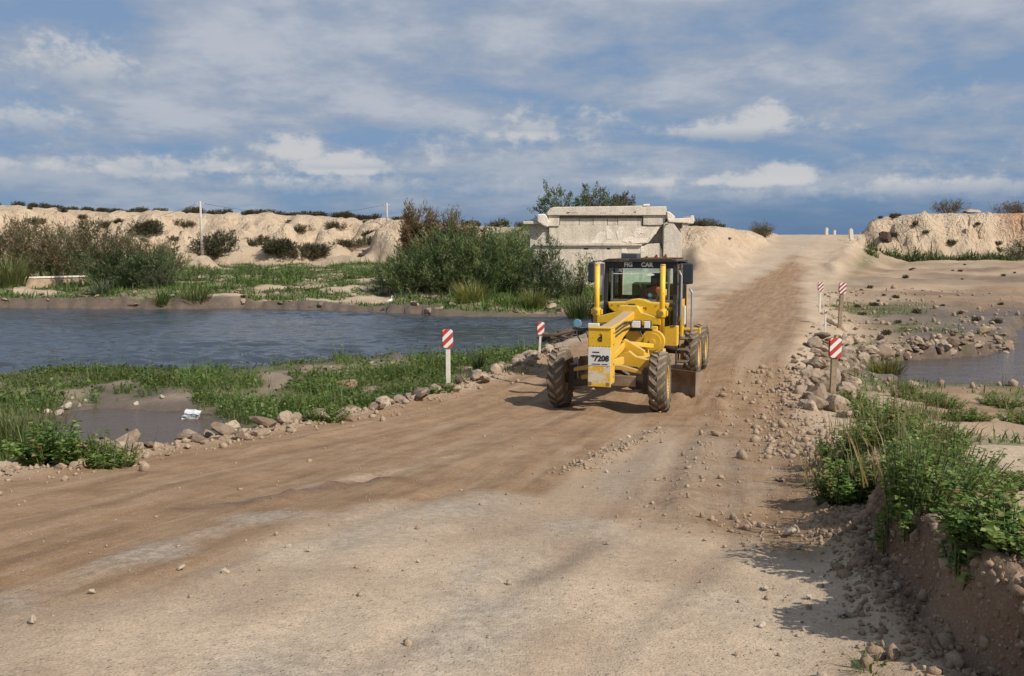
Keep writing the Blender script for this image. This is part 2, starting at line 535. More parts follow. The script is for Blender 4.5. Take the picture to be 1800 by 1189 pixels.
def height(x, y, detail=True):
    x = np.asarray(x, float); y = np.asarray(y, float)
    xl, xr, zr = road_l(y), road_r(y), road_z(y)
    mid = (xl + xr) / 2
    left = x < mid
    wob = fbm(x * 0.55, y * 0.55, 3, 5)
    d = np.where(left, xl - x, x - xr) + wob * np.where(y < 30, 0.32, 0.8)
    # land either side
    n_big = fbm(x * 0.06, y * 0.06, 4, 21)
    n_mid = fbm(x * 0.28, y * 0.28, 4, 31)
    n_fin = fbm(x * 1.3, y * 1.3, 4, 41)
    Ll = np.interp(y, LLY, LLZ) + n_mid * np.interp(y, [0, 20, 40, 60, 120], [0.10, 0.16, 0.15, 0.30, 0.5]) + n_fin * 0.06
    Lr = np.interp(y, LRY, LRZ) + n_mid * np.interp(y, [0, 10, 20, 40, 80, 120], [0.10, 0.12, 0.08, 0.10, 0.25, 0.4]) + n_fin * 0.05
    # plateau right of the cut tips gently away from the road
    Lr = Lr - sstep(x - xr, 1.0, 9.0) * np.interp(y, [0, 6, 14, 20], [0.35, 0.4, 0.25, 0.0])
    # rocky spit
    spit = line_d(x, y, [px(1400, 640, -.4), px(1500, 618, -.4), px(1620, 606, -.4), px(1760, 604, -.5)])
    Lr = np.maximum(Lr, np.where(~left, -0.42 - spit * 0.30, -9))
    # dunes left / behind
    yb, yt, zt = (np.interp(x, DX, v) for v in (DB, DT, DZ))
    er = fbm(x * 0.11, y * 0.05, 5, 61) * 7.0 + np.abs(fbm(x * 0.22, y * 0.07, 3, 66)) * 6.0 - 2.0
    t = np.clip((y + er * np.clip((yt - yb) / 40 - 0.15, 0.12, 1.0) - yb) / (yt - yb), 0, 1)
    t = t ** 0.85
    rough = (np.abs(fbm(x * 0.16, y * 0.16, 5, 71)) * 1.5 - 0.5) * np.clip((yt - yb) / 40, 0.22, 1.0)
    wdl = sstep(t, 0, 1)
    Ll = Ll * (1 - wdl) + zt * wdl + rough * np.sin(np.pi * np.clip(t, 0, 1)) * 2.3 - np.abs(fbm(x * 0.30, y * 0.06, 3, 78)) * 1.3 * np.sin(np.pi * np.clip(t, 0, 1)) * np.clip((yt - yb) / 40, 0.2, 1) + fbm(x * 0.05, y * 0.02, 3, 76) * 0.5 * wdl
    # low sand hummocks in front of the dunes
    hum = sstep(fbm(x * 0.10, y * 0.07, 3, 81), 0.12, 0.7) * 2.2 * sstep(y, 92, 112) * (1 - wdl) * (x < 5)
    Ll = Ll + hum
    # right bluff
    er2 = fbm(x * 0.16, y * 0.1, 5, 91) * 2.6 + np.abs(fbm(x * 0.35, y * 0.1, 3, 96)) * 2.5
    t2 = np.clip((y + er2 - 104.5) / 11.0, 0, 1) ** 0.75
    zb = np.interp(x + fbm(x * .2, y * .2, 2, 99) * 0.8, BX, BZ) + fbm(x * 0.12, y * 0.05, 3, 97) * 0.35
    wdr = sstep(t2, 0, 1) * sstep(x, 43.5, 46.5)
    Lr = Lr * (1 - wdr) + np.maximum(zb, Lr) * wdr + ((np.abs(fbm(x * 0.3, y * 0.3, 4, 98)) - 0.3) * 2.0 - np.abs(fbm(x * 0.55, y * 0.12, 3, 95)) * 1.2) * np.sin(np.pi * t2) * sstep(x, 44, 48)
    L = np.where(left, Ll, Lr)
    # shoulder width
    wl = np.interp(y, [0, 8, 14, 20, 40, 60, 75, 110], [2.5, 2.4, 2.0, 2.2, 2.4, 3.0, 5.0, 1.6])
    wr = np.interp(y, [0, 8, 11, 15, 20, 40, 60, 75, 100, 110], [0.17, 0.20, 0.6, 1.6, 2.4, 3.0, 3.5, 6.0, 7.0, 2.0])
    w = np.where(left, wl, wr)
    f = sstep(d, 0, 1 * w) if np.isscalar(w) else np.clip(d / w, 0, 1) ** 2 * (3 - 2 * np.clip(d / w, 0, 1))
    # rubble shoulder along the left edge, a low berm
    berm = np.exp(-((d - 0.35) / 0.45) ** 2) * np.where(left, 0.10, 0.0) * (y < 45) * (y > 5)
    ramp_b = np.exp(-((d - np.where(left, 0.9, 1.3)) / 0.8) ** 2) * 0.55 * sstep(y, 72, 84) * sstep(y, 112, 104)
    berm = berm + ramp_b
    # loose spill at the foot of the right cut
    spill = np.exp(-((d + 0.15) / 0.32) ** 2) * np.where(left, 0.0, 0.09) * (y < 14) * (0.5 + 0.9 * np.clip(wob + .4, 0, 1.2))
    # road surface relief: ruts along the road
    q = np.clip((x - xl) / (xr - xl), 0, 1)
    rut = fbm(q * 9.0, y * 0.06, 3, 101) * 0.035 + fbm(q * 26.0, y * 0.16, 3, 111) * 0.014 + fbm(x * 2.2, y * 2.2, 3, 121) * 0.012
    amp = np.interp(y, [0, 6, 12, 18, 60, 110], [0.5, 0.7, 1.2, 1.3, 1.6, 1.0])
    Rz = zr + rut * amp
    # graded windrow (the loose ridge left by the blade) and the dark curl of soil
    for ln, hh, ww in ((WINDROW, 0.07, 0.18), (CURL, 0.06, 0.12), (WINDROW2, 0.05, 0.16)):
        dl = line_d(x, y, ln)
        Rz = Rz + np.exp(-(dl / ww) ** 2) * hh * (0.65 + 0.6 * fbm(x * 3.1, y * 3.1, 2, 131))
    dl = line_d(x, y, BLADE_SOIL)
    Rz = Rz + np.exp(-(dl / 0.24) ** 2) * 0.19 * (0.8 + 0.5 * fbm(x * 2.7, y * 2.7, 2, 133))
    # brow of the lifted pale layer in the foreground: compacted crust about 4 cm proud of the graded dirt
    Rz = Rz + 0.014 * sstep(-poly_sd(x, y, APRON) + wob * 0.25, -0.3, 0.3)
    for ln in TRACKS:
        dl = line_d(x, y, ln)
        Rz = Rz - 0.016 * np.exp(-(dl / 0.13) ** 4) + 0.010 * np.exp(-((dl - 0.19) / 0.05) ** 2)
    h = Rz * (1 - f) + L * f + berm + spill
    # vertical face roughness of the cut at right
    cut = (1 - np.abs(2 * f - 1)) * (~left) * (y < 14)
    h = h + cut * ((np.abs(fbm(x * 2.6, y * 2.6, 4, 141)) - 0.3) * 0.42 + fbm(x * 7.0, y * 7.0, 3, 143) * 0.07)
    lip = np.exp(-((d - w * 1.15) / 0.22) ** 2) * (~left) * (y < 13) * (y > -5)
    h = h + lip * (0.05 + 0.07 * fbm(x * 2.5, y * 2.5, 3, 145))
    # water bodies
    sp = poly_sd(x, y, POND) + n_fin * 0.25
    h = np.where(sp < 0, np.minimum(h, WATER_Z - 0.12 - np.clip(-sp, 0, 3) * 0.2), np.maximum(h, WATER_Z + 0.03 + np.clip(sp, 0, 2) * 0.10 * (left & (y < 70))) * (sp < 30) + h * (sp >= 30))
    sq = poly_sd(x, y, PUDDLE) + n_fin * 0.35
    h = np.where(sq < 0, np.minimum(h, PUDDLE_Z - 0.04 - np.clip(-sq, 0, 1) * 0.1), np.where(sq < 1.2, np.maximum(np.minimum(h, PUDDLE_Z + 0.03 + sq * 0.22), PUDDLE_Z + 0.02), h))
    ss = poly_sd(x, y, STREAM) + n_fin * 0.3
    h = np.where(ss < 0, np.minimum(h, STREAM_Z - 0.05 - np.clip(-ss, 0, 2) * 0.15), np.where((ss < 25) & (~left), np.maximum(h, STREAM_Z + 0.02), h))
    return h


GRID = {}


def polar_index(x, y):
    x = np.asarray(x, float); y = np.asarray(y, float) + 8.0
    a = (np.arctan2(x, y) + R(64)) / R(128) * (GRID['na'] - 1)
    r = np.log(np.maximum(np.hypot(x, y), 4.0) / 4.0) / math.log(900.0 / 4.0) * (GRID['nr'] - 1)
    return np.clip(a, 0, GRID['na'] - 1.001), np.clip(r, 0, GRID['nr'] - 1.001)


def lookup(x, y, key='Z'):
    """bilinear reading of the built terrain mesh"""
    a, r = polar_index(x, y)
    i, j = a.astype(int), r.astype(int)
    fa, fr = a - i, r - j
    G = GRID[key]
    if G.ndim == 3: fa, fr = fa[..., None], fr[..., None]
    return (G[j, i] * (1 - fa) + G[j, i + 1] * fa) * (1 - fr) + (G[j + 1, i] * (1 - fa) + G[j + 1, i + 1] * fa) * fr


def gz(x, y):
    return float(lookup(np.array([x]), np.array([y]))[0])


def rpx(u, v):
    """pixel on the road surface -> world x, y"""
    z = 0.5
    for _ in range(25):
        x, y = px(u, v, z)
        z = 0.5 * z + 0.5 * float(road_z(y))
    return px(u, v, z)


def gpx(u, v, z0=0.0):
    """first ground point met by the sight line through (u, v)"""
    X, t = (u - CU) / FPX, (v - CV) / FPX
    dy, dz = math.cos(PITCH) - t * math.sin(PITCH), -math.sin(PITCH) - t * math.cos(PITCH)
    s = np.concatenate([np.arange(2.5, 40, 0.05), np.arange(40, 260, 0.3)])
    g = CAM.z + dz * s - lookup(X * s, dy * s)
    i = int(np.argmax(g < 0)) if (g < 0).any() else len(s) - 1
    return (float(X * s[i]), float(dy * s[i]), float(CAM.z + dz * s[i]))


WINDROW = [rpx(u, v) for u, v in ((1000, 832), (1060, 803), (1110, 778), (1165, 757))]
CURL = [rpx(u, v) for u, v in ((320, 893), (420, 884), (500, 872), (600, 853), (700, 846))]
WINDROW2 = [rpx(u, v) for u, v in ((1290, 650), (1265, 720), (1225, 820), (1180, 900))]
APRON = [rpx(u, v) for u, v in ((-300, 1215), (0, 1105), (200, 1050), (330, 1000), (520, 925), (640, 905), (730, 888), (830, 872), (930, 878), (1010, 902), (1090, 918), (1230, 924), (1330, 945), (1400, 975), (1470, 1040), (1530, 1180))] + [(1.2, 2.5), (-1.5, -10), (-9, -10)]


TRACKS = [[rpx(u, v) for u, v in t] for t in (((1320, 935), (1210, 1010), (1090, 1110), (1010, 1189)), ((1120, 925), (940, 1010), (720, 1120), (600, 1189)), ((700, 830), (480, 890), (250, 955), (0, 1030)), ((900, 830), (640, 915), (420, 985), (100, 1080)))]
BLADE_SOIL = [(4.35, 17.95), (3.6, 18.9), (2.6, 19.9), (1.8, 20.6)]


def masks(x, y, h):
    """material masks of the ground (brown graded dirt, green cover, wet mud, grey gravel)"""
    xl, xr = road_l(y), road_r(y)
    left = x < (xl + xr) / 2
    d = np.where(left, xl - x, x - xr)
    q = np.clip((x - xl) / (xr - xl), -0.2, 1.2)
    n1 = fbm(x * 0.45, y * 0.45, 4, 201)
    n2 = fbm(q * 7.0, y * 0.09, 4, 211)
    n3 = fbm(x * 1.6, y * 1.6, 3, 221)
    onroad = sstep(d, 0.6, -0.3)
    apron = sstep(-poly_sd(x, y, APRON) + n3 * 0.30 + n1 * 0.30, -0.38, 0.42)
    brown = onroad * (1 - apron)
    # brown spreads over the whole crossing, narrows to a tongue up the ramp
    tongue = [rpx(1170, 600), rpx(1215, 560), (14.0, 60.0), (19.5, 72), (26.0, 84), (29.3, 91), (30.6, 91), (27.4, 80), (24.2, 70), rpx(1425, 545), rpx(1430, 600)]
    tg = sstep(-poly_sd(x, y, tongue) + n1 * 1.0, -1.0, 1.2)
    far = sstep(y, 30, 44)
    brown = brown * (1 - far) + brown * far * tg
    # pale worn streaks along the direction of travel
    streak = sstep(n2, 0.12, 0.62) * sstep(y, 40, 15)
    brown = brown * (1 - 0.62 * streak)
    pstreak = [rpx(u, v) for u, v in ((330, 892), (450, 872), (620, 838), (780, 802), (850, 790), (760, 815), (620, 850), (480, 880))]
    brown = brown * (1 - 0.8 * sstep(-poly_sd(x, y, pstreak) + n3 * 0.12, -0.05, 0.2))
    # damp dark soil
    dl = line_d(x, y, CURL)
    dark = np.exp(-(dl / 0.16) ** 2) * 0.9
    spots = sstep(fbm(x * 0.8, y * 0.8, 3, 231), 0.45, 0.85) * apron * 0.25
    oil = np.exp(-((line_d(x, y, [rpx(1040, 960), rpx(980, 1005), rpx(945, 1020)])) / 0.16) ** 2) * 0.4
    # gravelly grey
    grey = np.clip(apron * sstep(fbm(x * 0.5 + q * 2, y * 0.35, 4, 241) + 0.25 * np.exp(-((q - 0.45) / 0.25) ** 2), 0.0, 0.65) * 0.60, 0, 1)
    gp = [rpx(u, v) for u, v in ((0, 1040), (200, 985), (420, 905), (560, 885), (420, 945), (200, 1010), (0, 1080))]
    grey = np.maximum(grey, 0.7 * sstep(-poly_sd(x, y, gp) + n3 * 0.3, -0.2, 0.3))
    gp2 = [rpx(u, v) for u, v in ((1010, 840), (1180, 770), (1300, 760), (1340, 820), (1300, 920), (1120, 920), (1000, 880))]
    grey = np.maximum(grey, 0.28 * sstep(-poly_sd(x, y, gp2) + n3 * 0.5, -0.3, 0.4))
    rampgrey = far * onroad * sstep(y, 66, 80) * np.exp(-((q - 0.42) / 0.22) ** 2) * (1 - tg)
    grey = np.maximum(grey, rampgrey * 0.4)
    # green cover
    land = sstep(d, 0.9, 2.0)
    g = np.zeros_like(x)
    nearl = land * left * (y < 36)
    g = np.where((nearl > 0), sstep(n1 + 0.45 * n3 + 0.5 * fbm(x * 0.17, y * 0.17, 2, 205), -0.55, -0.1) * nearl, g)
    clr = poly_sd(x, y, PUDDLE)
    g = g * sstep(clr + n3 * 0.3, 0.1, 0.7)
    sp = poly_sd(x, y, POND)
    farb = land * left * sstep(y, 50, 54) * sstep(y, 125, 104) * sstep(sp + n3 * 0.5, 0.5, 1.3)
    hum = sstep(fbm(x * 0.10, y * 0.07, 3, 81), 0.10, 0.4) * sstep(y, 92, 108)
    farg = sstep(fbm(x * 0.10, y * 0.16, 4, 251) + 0.45 * fbm(x * .5, y * .5, 3, 252), -0.62, -0.25) * farb * (1 - 0.8 * hum)
    g = np.maximum(g, farg)
    g = g * (1 - sstep(x, 5.5, 9.0) * (y > 50) * left)
    gr = land * (~left)
    strip = [px(1490, 418, 4.2), (46, 106), (60, 103), (90, 101), (90, 98), (58, 99), (45, 100), (43.5, 104)]
    g = np.maximum(g, gr * 0.9 * sstep(-poly_sd(x, y, strip) + n1 * 0.5, -0.8, 0.8))
    patch = sstep(fbm(x * 0.30, y * 0.34, 3, 261) + 0.3 * n3, 0.0, 0.35) * gr * sstep(y, 22, 26) * sstep(y, 66, 50) * sstep(x - xr, 13, 4)
    g = np.maximum(g, patch * 0.9)
    nr = gr * sstep(y, 27, 24) * sstep(fbm(x * 0.6, y * 0.6, 3, 271) + 0.28 * sstep(y, 11, 17), 0.05, 0.45)
    g = np.maximum(g, nr * 0.75)
    # wet mud round the waters and over the flats at right
    wet = sstep(clr, 1.8, 0.1) * 0.95
    wet = np.maximum(wet, sstep(sp + n1 * 0.8, 2.4, 0.8) * left * 0.95)
    wet = np.maximum(wet, sstep(poly_sd(x, y, [px(130, 715, -.7), px(150, 683, -.7), px(270, 680, -.7), px(330, 690, -.7), px(300, 705, -.7)]), 0.5, -0.4) * 0.9)
    ss = poly_sd(x, y, STREAM)
    wet = np.maximum(wet, sstep(ss, 1.6, 0.0) * (~left) * 0.9)
    flats = (~left) * sstep(x - xr, 1.5, 6) * sstep(y, 36, 40) * sstep(y + n1 * 5, 62, 50)
    wet = np.maximum(wet, flats * (0.88 + 0.3 * n1))
    wet = np.maximum(wet, (~left) * sstep(x - xr, 1, 5) * sstep(y, 50, 58) * sstep(y, 104, 84) * np.clip(0.30 + 0.4 * fbm(x * .12, y * .3, 3, 281), 0, .7))
    wet = np.maximum(wet, 0.62 * left * sstep(d, 1, 3) * (y < 34) * (y > 12))
    wet = np.maximum(wet, left * (y > 66) * (y < 90) * sstep(xl - x, 12, 3) * 0.22 * sstep(h, 0.35, -0.05))
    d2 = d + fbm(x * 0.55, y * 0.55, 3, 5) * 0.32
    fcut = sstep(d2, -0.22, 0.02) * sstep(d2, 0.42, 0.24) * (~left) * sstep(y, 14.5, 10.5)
    for ln in TRACKS:
        dl = line_d(x, y, ln)
        dark = np.maximum(dark, 0.07 * np.exp(-(dl / 0.14) ** 4) * (0.6 + 0.6 * n3))
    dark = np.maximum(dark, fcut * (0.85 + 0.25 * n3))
    brown = np.maximum(brown, (~left) * sstep(d, 1.0, 4.0) * sstep(y, 12, 19) * sstep(y, 106, 92) * np.clip(0.50 + 0.5 * fbm(x * .16, y * .3, 4, 285), 0, .85))
    m1 = np.stack([np.clip(brown, 0, 1), np.clip(g, 0, 1), np.clip(wet, 0, 1), np.clip(grey, 0, 1)], -1)
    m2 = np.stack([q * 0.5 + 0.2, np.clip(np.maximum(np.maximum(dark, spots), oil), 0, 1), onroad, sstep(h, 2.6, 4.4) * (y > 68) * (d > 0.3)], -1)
    return m1, m2


def ground_material():
    m, T, b, out = new_mat('ground_soil')
    a1 = T.node('ShaderNodeAttribute', attribute_name='m1')
    a2 = T.node('ShaderNodeAttribute', attribute_name='m2')
    s1 = T.node('ShaderNodeSeparateColor'); T.l.new(a1.outputs['Color'], s1.inputs[0])
    s2 = T.node('ShaderNodeSeparateColor'); T.l.new(a2.outputs['Color'], s2.inputs[0])
    brown, green, wet = s1.outputs[0], s1.outputs[1], s1.outputs[2]
    grey = a1.outputs['Alpha']
    q, dark, onroad = s2.outputs[0], s2.outputs[1], s2.outputs[2]
    dune = a2.outputs['Alpha']
    geo = T.node('ShaderNodeNewGeometry')
    P = geo.outputs['Position']
    sep = T.node('ShaderNodeSeparateXYZ'); T.l.new(P, sep.inputs[0])
    nA = T.noise(P, 0.35, 3.0, 0.6)
    nB = T.noise(P, 2.0, 4.0, 0.62)
    nC = T.noise(P, 13.0, 3.0, 0.65)
    nD = T.noise(P, 75.0, 3.0, 0.7)
    # streaks running with the road
    st = T.noise(T.combine(T.math('MULTIPLY', q, 60.0), T.math('MULTIPLY', sep.outputs[1], 0.30), 0.0), 1.0, 4.0, 0.65)
    sand = T.mix(T.ramp(nA, 0.3, 0.7), (0.395, 0.290, 0.192), (0.47, 0.362, 0.252))
    sand = T.mix(T.math('MULTIPLY', T.ramp(nB, 0.42, 0.72), 0.28), sand, (0.25, 0.172, 0.112))
    dunec = T.mix(T.ramp(nA, 0.3, 0.7), (0.495, 0.362, 0.237), (0.575, 0.445, 0.307))
    dunec = T.mix(T.math('MULTIPLY', T.ramp(nB, 0.55, 0.75), 0.35), dunec, (0.38, 0.24, 0.13))
    # ochre patch in the bluff far right
    dunec = T.mix(T.math('MULTIPLY', T.ramp(sep.outputs[0], 62.0, 68.0), T.ramp(sep.outputs[1], 140.0, 120.0)), dunec, (0.50, 0.235, 0.105))
    c = T.mix(dune, sand, dunec)
    br = T.mix(T.ramp(nB, 0.3, 0.7), (0.215, 0.126, 0.064), (0.292, 0.184, 0.101))
    br = T.mix(T.math('MULTIPLY', T.ramp(st, 0.45, 0.70), 0.55), br, (0.365, 0.258, 0.165))
    br = T.mix(T.math('MULTIPLY', T.ramp(st, 0.46, 0.30), 0.5), br, (0.13, 0.078, 0.048))
    c = T.mix(brown, c, br)
    gv = T.mix(T.ramp(nC, 0.35, 0.65), (0.25, 0.215, 0.175), (0.37, 0.315, 0.255))
    c = T.mix(T.math('MULTIPLY', grey, T.ramp(nB, 0.25, 0.6, 0.45, 1.0)), c, gv)
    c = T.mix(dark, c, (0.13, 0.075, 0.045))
    mud = T.mix(T.ramp(nB, 0.3, 0.7), (0.080, 0.058, 0.043), (0.135, 0.100, 0.074))
    c = T.mix(T.math('MULTIPLY', wet, T.ramp(nB, 0.2, 0.45, 0.6, 1.0)), c, mud)
    gr = T.mix(T.ramp(nB, 0.3, 0.7), (0.050, 0.070, 0.018), (0.105, 0.125, 0.038))
    gr = T.mix(T.math('MULTIPLY', T.ramp(nC, 0.5, 0.7), 0.5), gr, (0.16, 0.12, 0.06))
    c = T.mix(T.math('MULTIPLY', green, T.ramp(T.math('ADD', T.math('MULTIPLY', nC, 0.5), T.math('MULTIPLY', nB, 0.5)), 0.38, 0.52)), c, gr)
    # grain and grit
    c = T.mix(1.0, c, T.combine(T.ramp(nC, 0.25, 0.75, 0.90, 1.09), T.ramp(nC, 0.25, 0.75, 0.90, 1.09), T.ramp(nC, 0.25, 0.75, 0.90, 1.09)), 'MULTIPLY')
    c = T.mix(1.0, c, T.combine(T.ramp(nD, 0.3, 0.7, 0.80, 1.2), T.ramp(nD, 0.3, 0.7, 0.80, 1.2), T.ramp(nD, 0.3, 0.7, 0.80, 1.2)), 'MULTIPLY')
    vor = T.node('ShaderNodeTexVoronoi', feature='F1'); vor.inputs['Scale'].default_value = 26.0
    T.l.new(P, vor.inputs['Vector'])
    sc = T.node('ShaderNodeSeparateColor'); T.l.new(vor.outputs['Color'], sc.inputs[0])
    peb = T.math('MULTIPLY', T.ramp(vor.outputs['Distance'], 0.30, 0.20), T.ramp(sc.outputs[0], 0.80, 0.84))
    peb = T.math('MULTIPLY', peb, T.math('SUBTRACT', 1.0, T.math('MULTIPLY', wet, 0.8)))
    c = T.mix(T.math('MULTIPLY', peb, 0.55), c, T.mix(sc.outputs[1], (0.17, 0.12, 0.085), (0.47, 0.37, 0.27)))
    vor2 = T.node('ShaderNodeTexVoronoi', feature='F1'); vor2.inputs['Scale'].default_value = 70.0
    T.l.new(P, vor2.inputs['Vector'])
    sc2 = T.node('ShaderNodeSeparateColor'); T.l.new(vor2.outputs['Color'], sc2.inputs[0])
    grit = T.math('MULTIPLY', T.ramp(vor2.outputs['Distance'], 0.45, 0.25), T.ramp(sc2.outputs[0], 0.55, 0.62))
    grit = T.math('MULTIPLY', grit, T.math('SUBTRACT', 1.0, wet))
    c = T.mix(T.math('MULTIPLY', grit, 0.42), c, T.mix(sc2.outputs[1], (0.16, 0.125, 0.10), (0.50, 0.42, 0.33)))
    T.put(b.inputs['Base Color'], c)
    T.put(b.inputs['Roughness'], T.ramp(wet, 0.4, 0.95, 0.95, 0.50))
    b.inputs['Specular IOR Level'].default_value = 0.25
    calm = T.math('MULTIPLY_ADD', onroad, -0.6, 1.0)
    hsum = T.math('ADD', T.math('MULTIPLY', T.math('ADD', T.math('MULTIPLY', nB, 0.05), T.math('MULTIPLY', nC, 0.018)), calm), T.math('MULTIPLY', nD, 0.005))
    hsum = T.math('ADD', hsum, T.math('MULTIPLY', T.math('MULTIPLY', T.math('SUBTRACT', st, 0.5), brown), 0.025))
    hsum = T.math('ADD', hsum, T.math('ADD', T.math('MULTIPLY', peb, 0.008), T.math('MULTIPLY', grit, 0.003)))
    hsum = T.math('ADD', hsum, T.math('MULTIPLY', T.math('MULTIPLY', T.math('ABSOLUTE', T.math('SUBTRACT', T.noise(T.vmath('MULTIPLY', P, (1.0, 1.0, 0.55)), 0.55, 5.0, 0.62), 0.5)), dune), 2.4))
    bn = T.node('ShaderNodeBump'); bn.inputs['Strength'].default_value = 0.85; bn.inputs['Distance'].default_value = 1.0
    T.l.new(hsum, bn.inputs['Height'])
    T.l.new(bn.outputs[0], b.inputs['Normal'])
    return m


M_GROUND = ground_material()


def build_terrain():
    n_a, n_r = 600, 470
    ang = np.linspace(-R(64), R(64), n_a)
    rad = 4.0 * (900.0 / 4.0) ** (np.linspace(0, 1, n_r))
    A, Rr = np.meshgrid(ang, rad)
    X = (np.sin(A) * Rr).ravel(); Y = (np.cos(A) * Rr - 8.0).ravel()
    Z = height(X, Y)
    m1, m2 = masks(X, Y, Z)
    GRID.update(na=n_a, nr=n_r, Z=Z.reshape(n_r, n_a), m1=m1.reshape(n_r, n_a, 4))
    V = np.stack([X, Y, Z], -1)
    i = np.arange(n_r - 1)[:, None] * n_a + np.arange(n_a - 1)[None, :]
    Q = np.stack([i, i + 1, i + n_a + 1, i + n_a], -1).reshape(-1, 4)[:, ::-1]
    cx, cy, cz = X[Q].mean(1), Y[Q].mean(1), Z[Q].mean(1)
    xl, xr = road_l(cy), road_r(cy)
    road = (cx > xl - 0.15) & (cx < xr + 0.05) & (cy < 125)
    yb, yt = np.interp(cx, DX, DB), np.interp(cx, DX, DT)
    leftside = cx < (xl + xr) / 2
    hill = (~road) & ((leftside & (cy > yb - 3)) | ((~leftside) & (cx > 44.5) & (cy > 102)))
    for name, sel in (('road', road), ('hills', hill), ('ground', ~road & ~hill)):
        q = Q[sel]
        used = np.unique(q)
        remap = np.zeros(len(V), np.int32); remap[used] = np.arange(len(used))
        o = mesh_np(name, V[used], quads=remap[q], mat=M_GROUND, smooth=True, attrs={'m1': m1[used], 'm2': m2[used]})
        tag(o, kind='structure')


build_terrain()


def water_material(name, deep, wave, scale, rough=0.07, spec=0.5):
    m, T, b, out = new_mat(name)
    geo = T.node('ShaderNodeNewGeometry')
    P = geo.outputs['Position']
    Pw = T.vmath('MULTIPLY', P, (0.55, 1.0, 1.0))
    n1 = T.noise(Pw, scale, 4.0, 0.55, 0.6)
    n2 = T.noise(T.vmath('ADD', Pw, (5.0, 3.0, 0.0)), scale * 3.1, 4.0, 0.6, 0.3)
    big = T.noise(P, 0.12, 3.0, 0.5)
    h = T.math('ADD', T.math('MULTIPLY', n1, 1.0), T.math('MULTIPLY', n2, 0.35))
    h = T.math('MULTIPLY', h, T.ramp(big, 0.3, 0.65, 0.55, 1.15))
    bn = T.node('ShaderNodeBump'); bn.inputs['Strength'].default_value = 1.0; bn.inputs['Distance'].default_value = wave
    T.l.new(h, bn.inputs['Height'])
    T.l.new(bn.outputs[0], b.inputs['Normal'])
    T.put(b.inputs['Base Color'], T.mix(big, deep, tuple(v * 1.5 for v in deep)))
    b.inputs['Roughness'].default_value = rough
    b.inputs['IOR'].default_value = 1.33
    b.inputs['Specular IOR Level'].default_value = spec
    return m


def build_water():
    M1 = water_material('river_water', (0.034, 0.042, 0.052), 0.08, 2.2)
    M2 = water_material('stream_water', (0.065, 0.052, 0.046), 0.16, 1.5, 0.10, 0.5)
    M3 = water_material('puddle_water', (0.075, 0.054, 0.041), 0.03, 3.0, 0.25, 0.18)

    def sheet(name, poly, z, mat, pad, nx=60, ny=60, amp=0.0):
        xs = [p[0] for p in poly]; ys = [p[1] for p in poly]
        x0, x1, y0, y1 = min(xs) - pad, max(xs) + pad, min(ys) - pad, max(ys) + pad
        if amp: x0 = max(x0, -46.0)
        gx, gy = np.meshgrid(np.linspace(x0, x1, nx), np.linspace(y0, y1, ny))
        sd = poly_sd(gx.ravel(), gy.ravel(), poly).reshape(gx.shape)
        zz = np.full(gx.size, z)
        if amp:
            fx, fy = gx.ravel(), gy.ravel()
            wv = fbm(fx * 0.55 + fy * 0.25, fy * 1.5, 3, 401, 0.55) + 0.6 * fbm(fx * 0.9 - fy * 0.3, fy * 2.3, 2, 411)
            gust = 0.35 + 0.9 * np.clip(fbm(fx * 0.09, fy * 0.16, 3, 421) + 0.45, 0, 1.2)
            zz = zz + wv * amp * gust * sstep(-sd.ravel(), -0.5, 3.0)
        V = np.stack([gx.ravel(), gy.ravel(), zz], -1)
        i = np.arange(ny - 1)[:, None] * nx + np.arange(nx - 1)[None, :]
        Q = np.stack([i, i + 1, i + nx + 1, i + nx], -1).reshape(-1, 4)
        keep = (sd.ravel()[Q] < pad * 0.98).any(1)
        o = mesh_np(name, V, quads=Q[keep], mat=mat, smooth=True)
        tag(o, kind='structure')
        return o
    sheet('river', [p for p in POND], WATER_Z, M1, 1.2, 620, 300, 0.085)
    sheet('stream', STREAM, STREAM_Z, M2, 1.0)
    sheet('puddle', PUDDLE, PUDDLE_Z, M3, 0.5)


build_water()
# ------------------------------------------------------------------ foliage and stone materials
def leaf_material(name, gloss=0.55, trans=0.45):
    m, T, b, out = new_mat(name)
    at = T.node('ShaderNodeAttribute', attribute_name='tint')
    c = at.outputs['Color']
    T.put(b.inputs['Base Color'], c)
    b.inputs['Roughness'].default_value = gloss
    b.inputs['Specular IOR Level'].default_value = 0.3
    tr = T.node('ShaderNodeBsdfTranslucent')
    T.put(tr.inputs[0], T.mix(1.0, c, (1.0, 1.0, 0.55), 'MULTIPLY'))
    mx = T.node('ShaderNodeMixShader'); mx.inputs[0].default_value = trans
    T.l.new(b.outputs[0], mx.inputs[1]); T.l.new(tr.outputs[0], mx.inputs[2])
    T.l.new(mx.outputs[0], out.inputs[0])
    return m


M_LEAF = leaf_material('leaf')
M_WOOD = simple_mat('bark', (0.15, 0.105, 0.07), 0.9, var=0.3, scale=12, bump=0.4)
M_DEAD = simple_mat('driftwood', (0.10, 0.07, 0.05), 0.9, var=0.3, scale=9, bump=0.5)


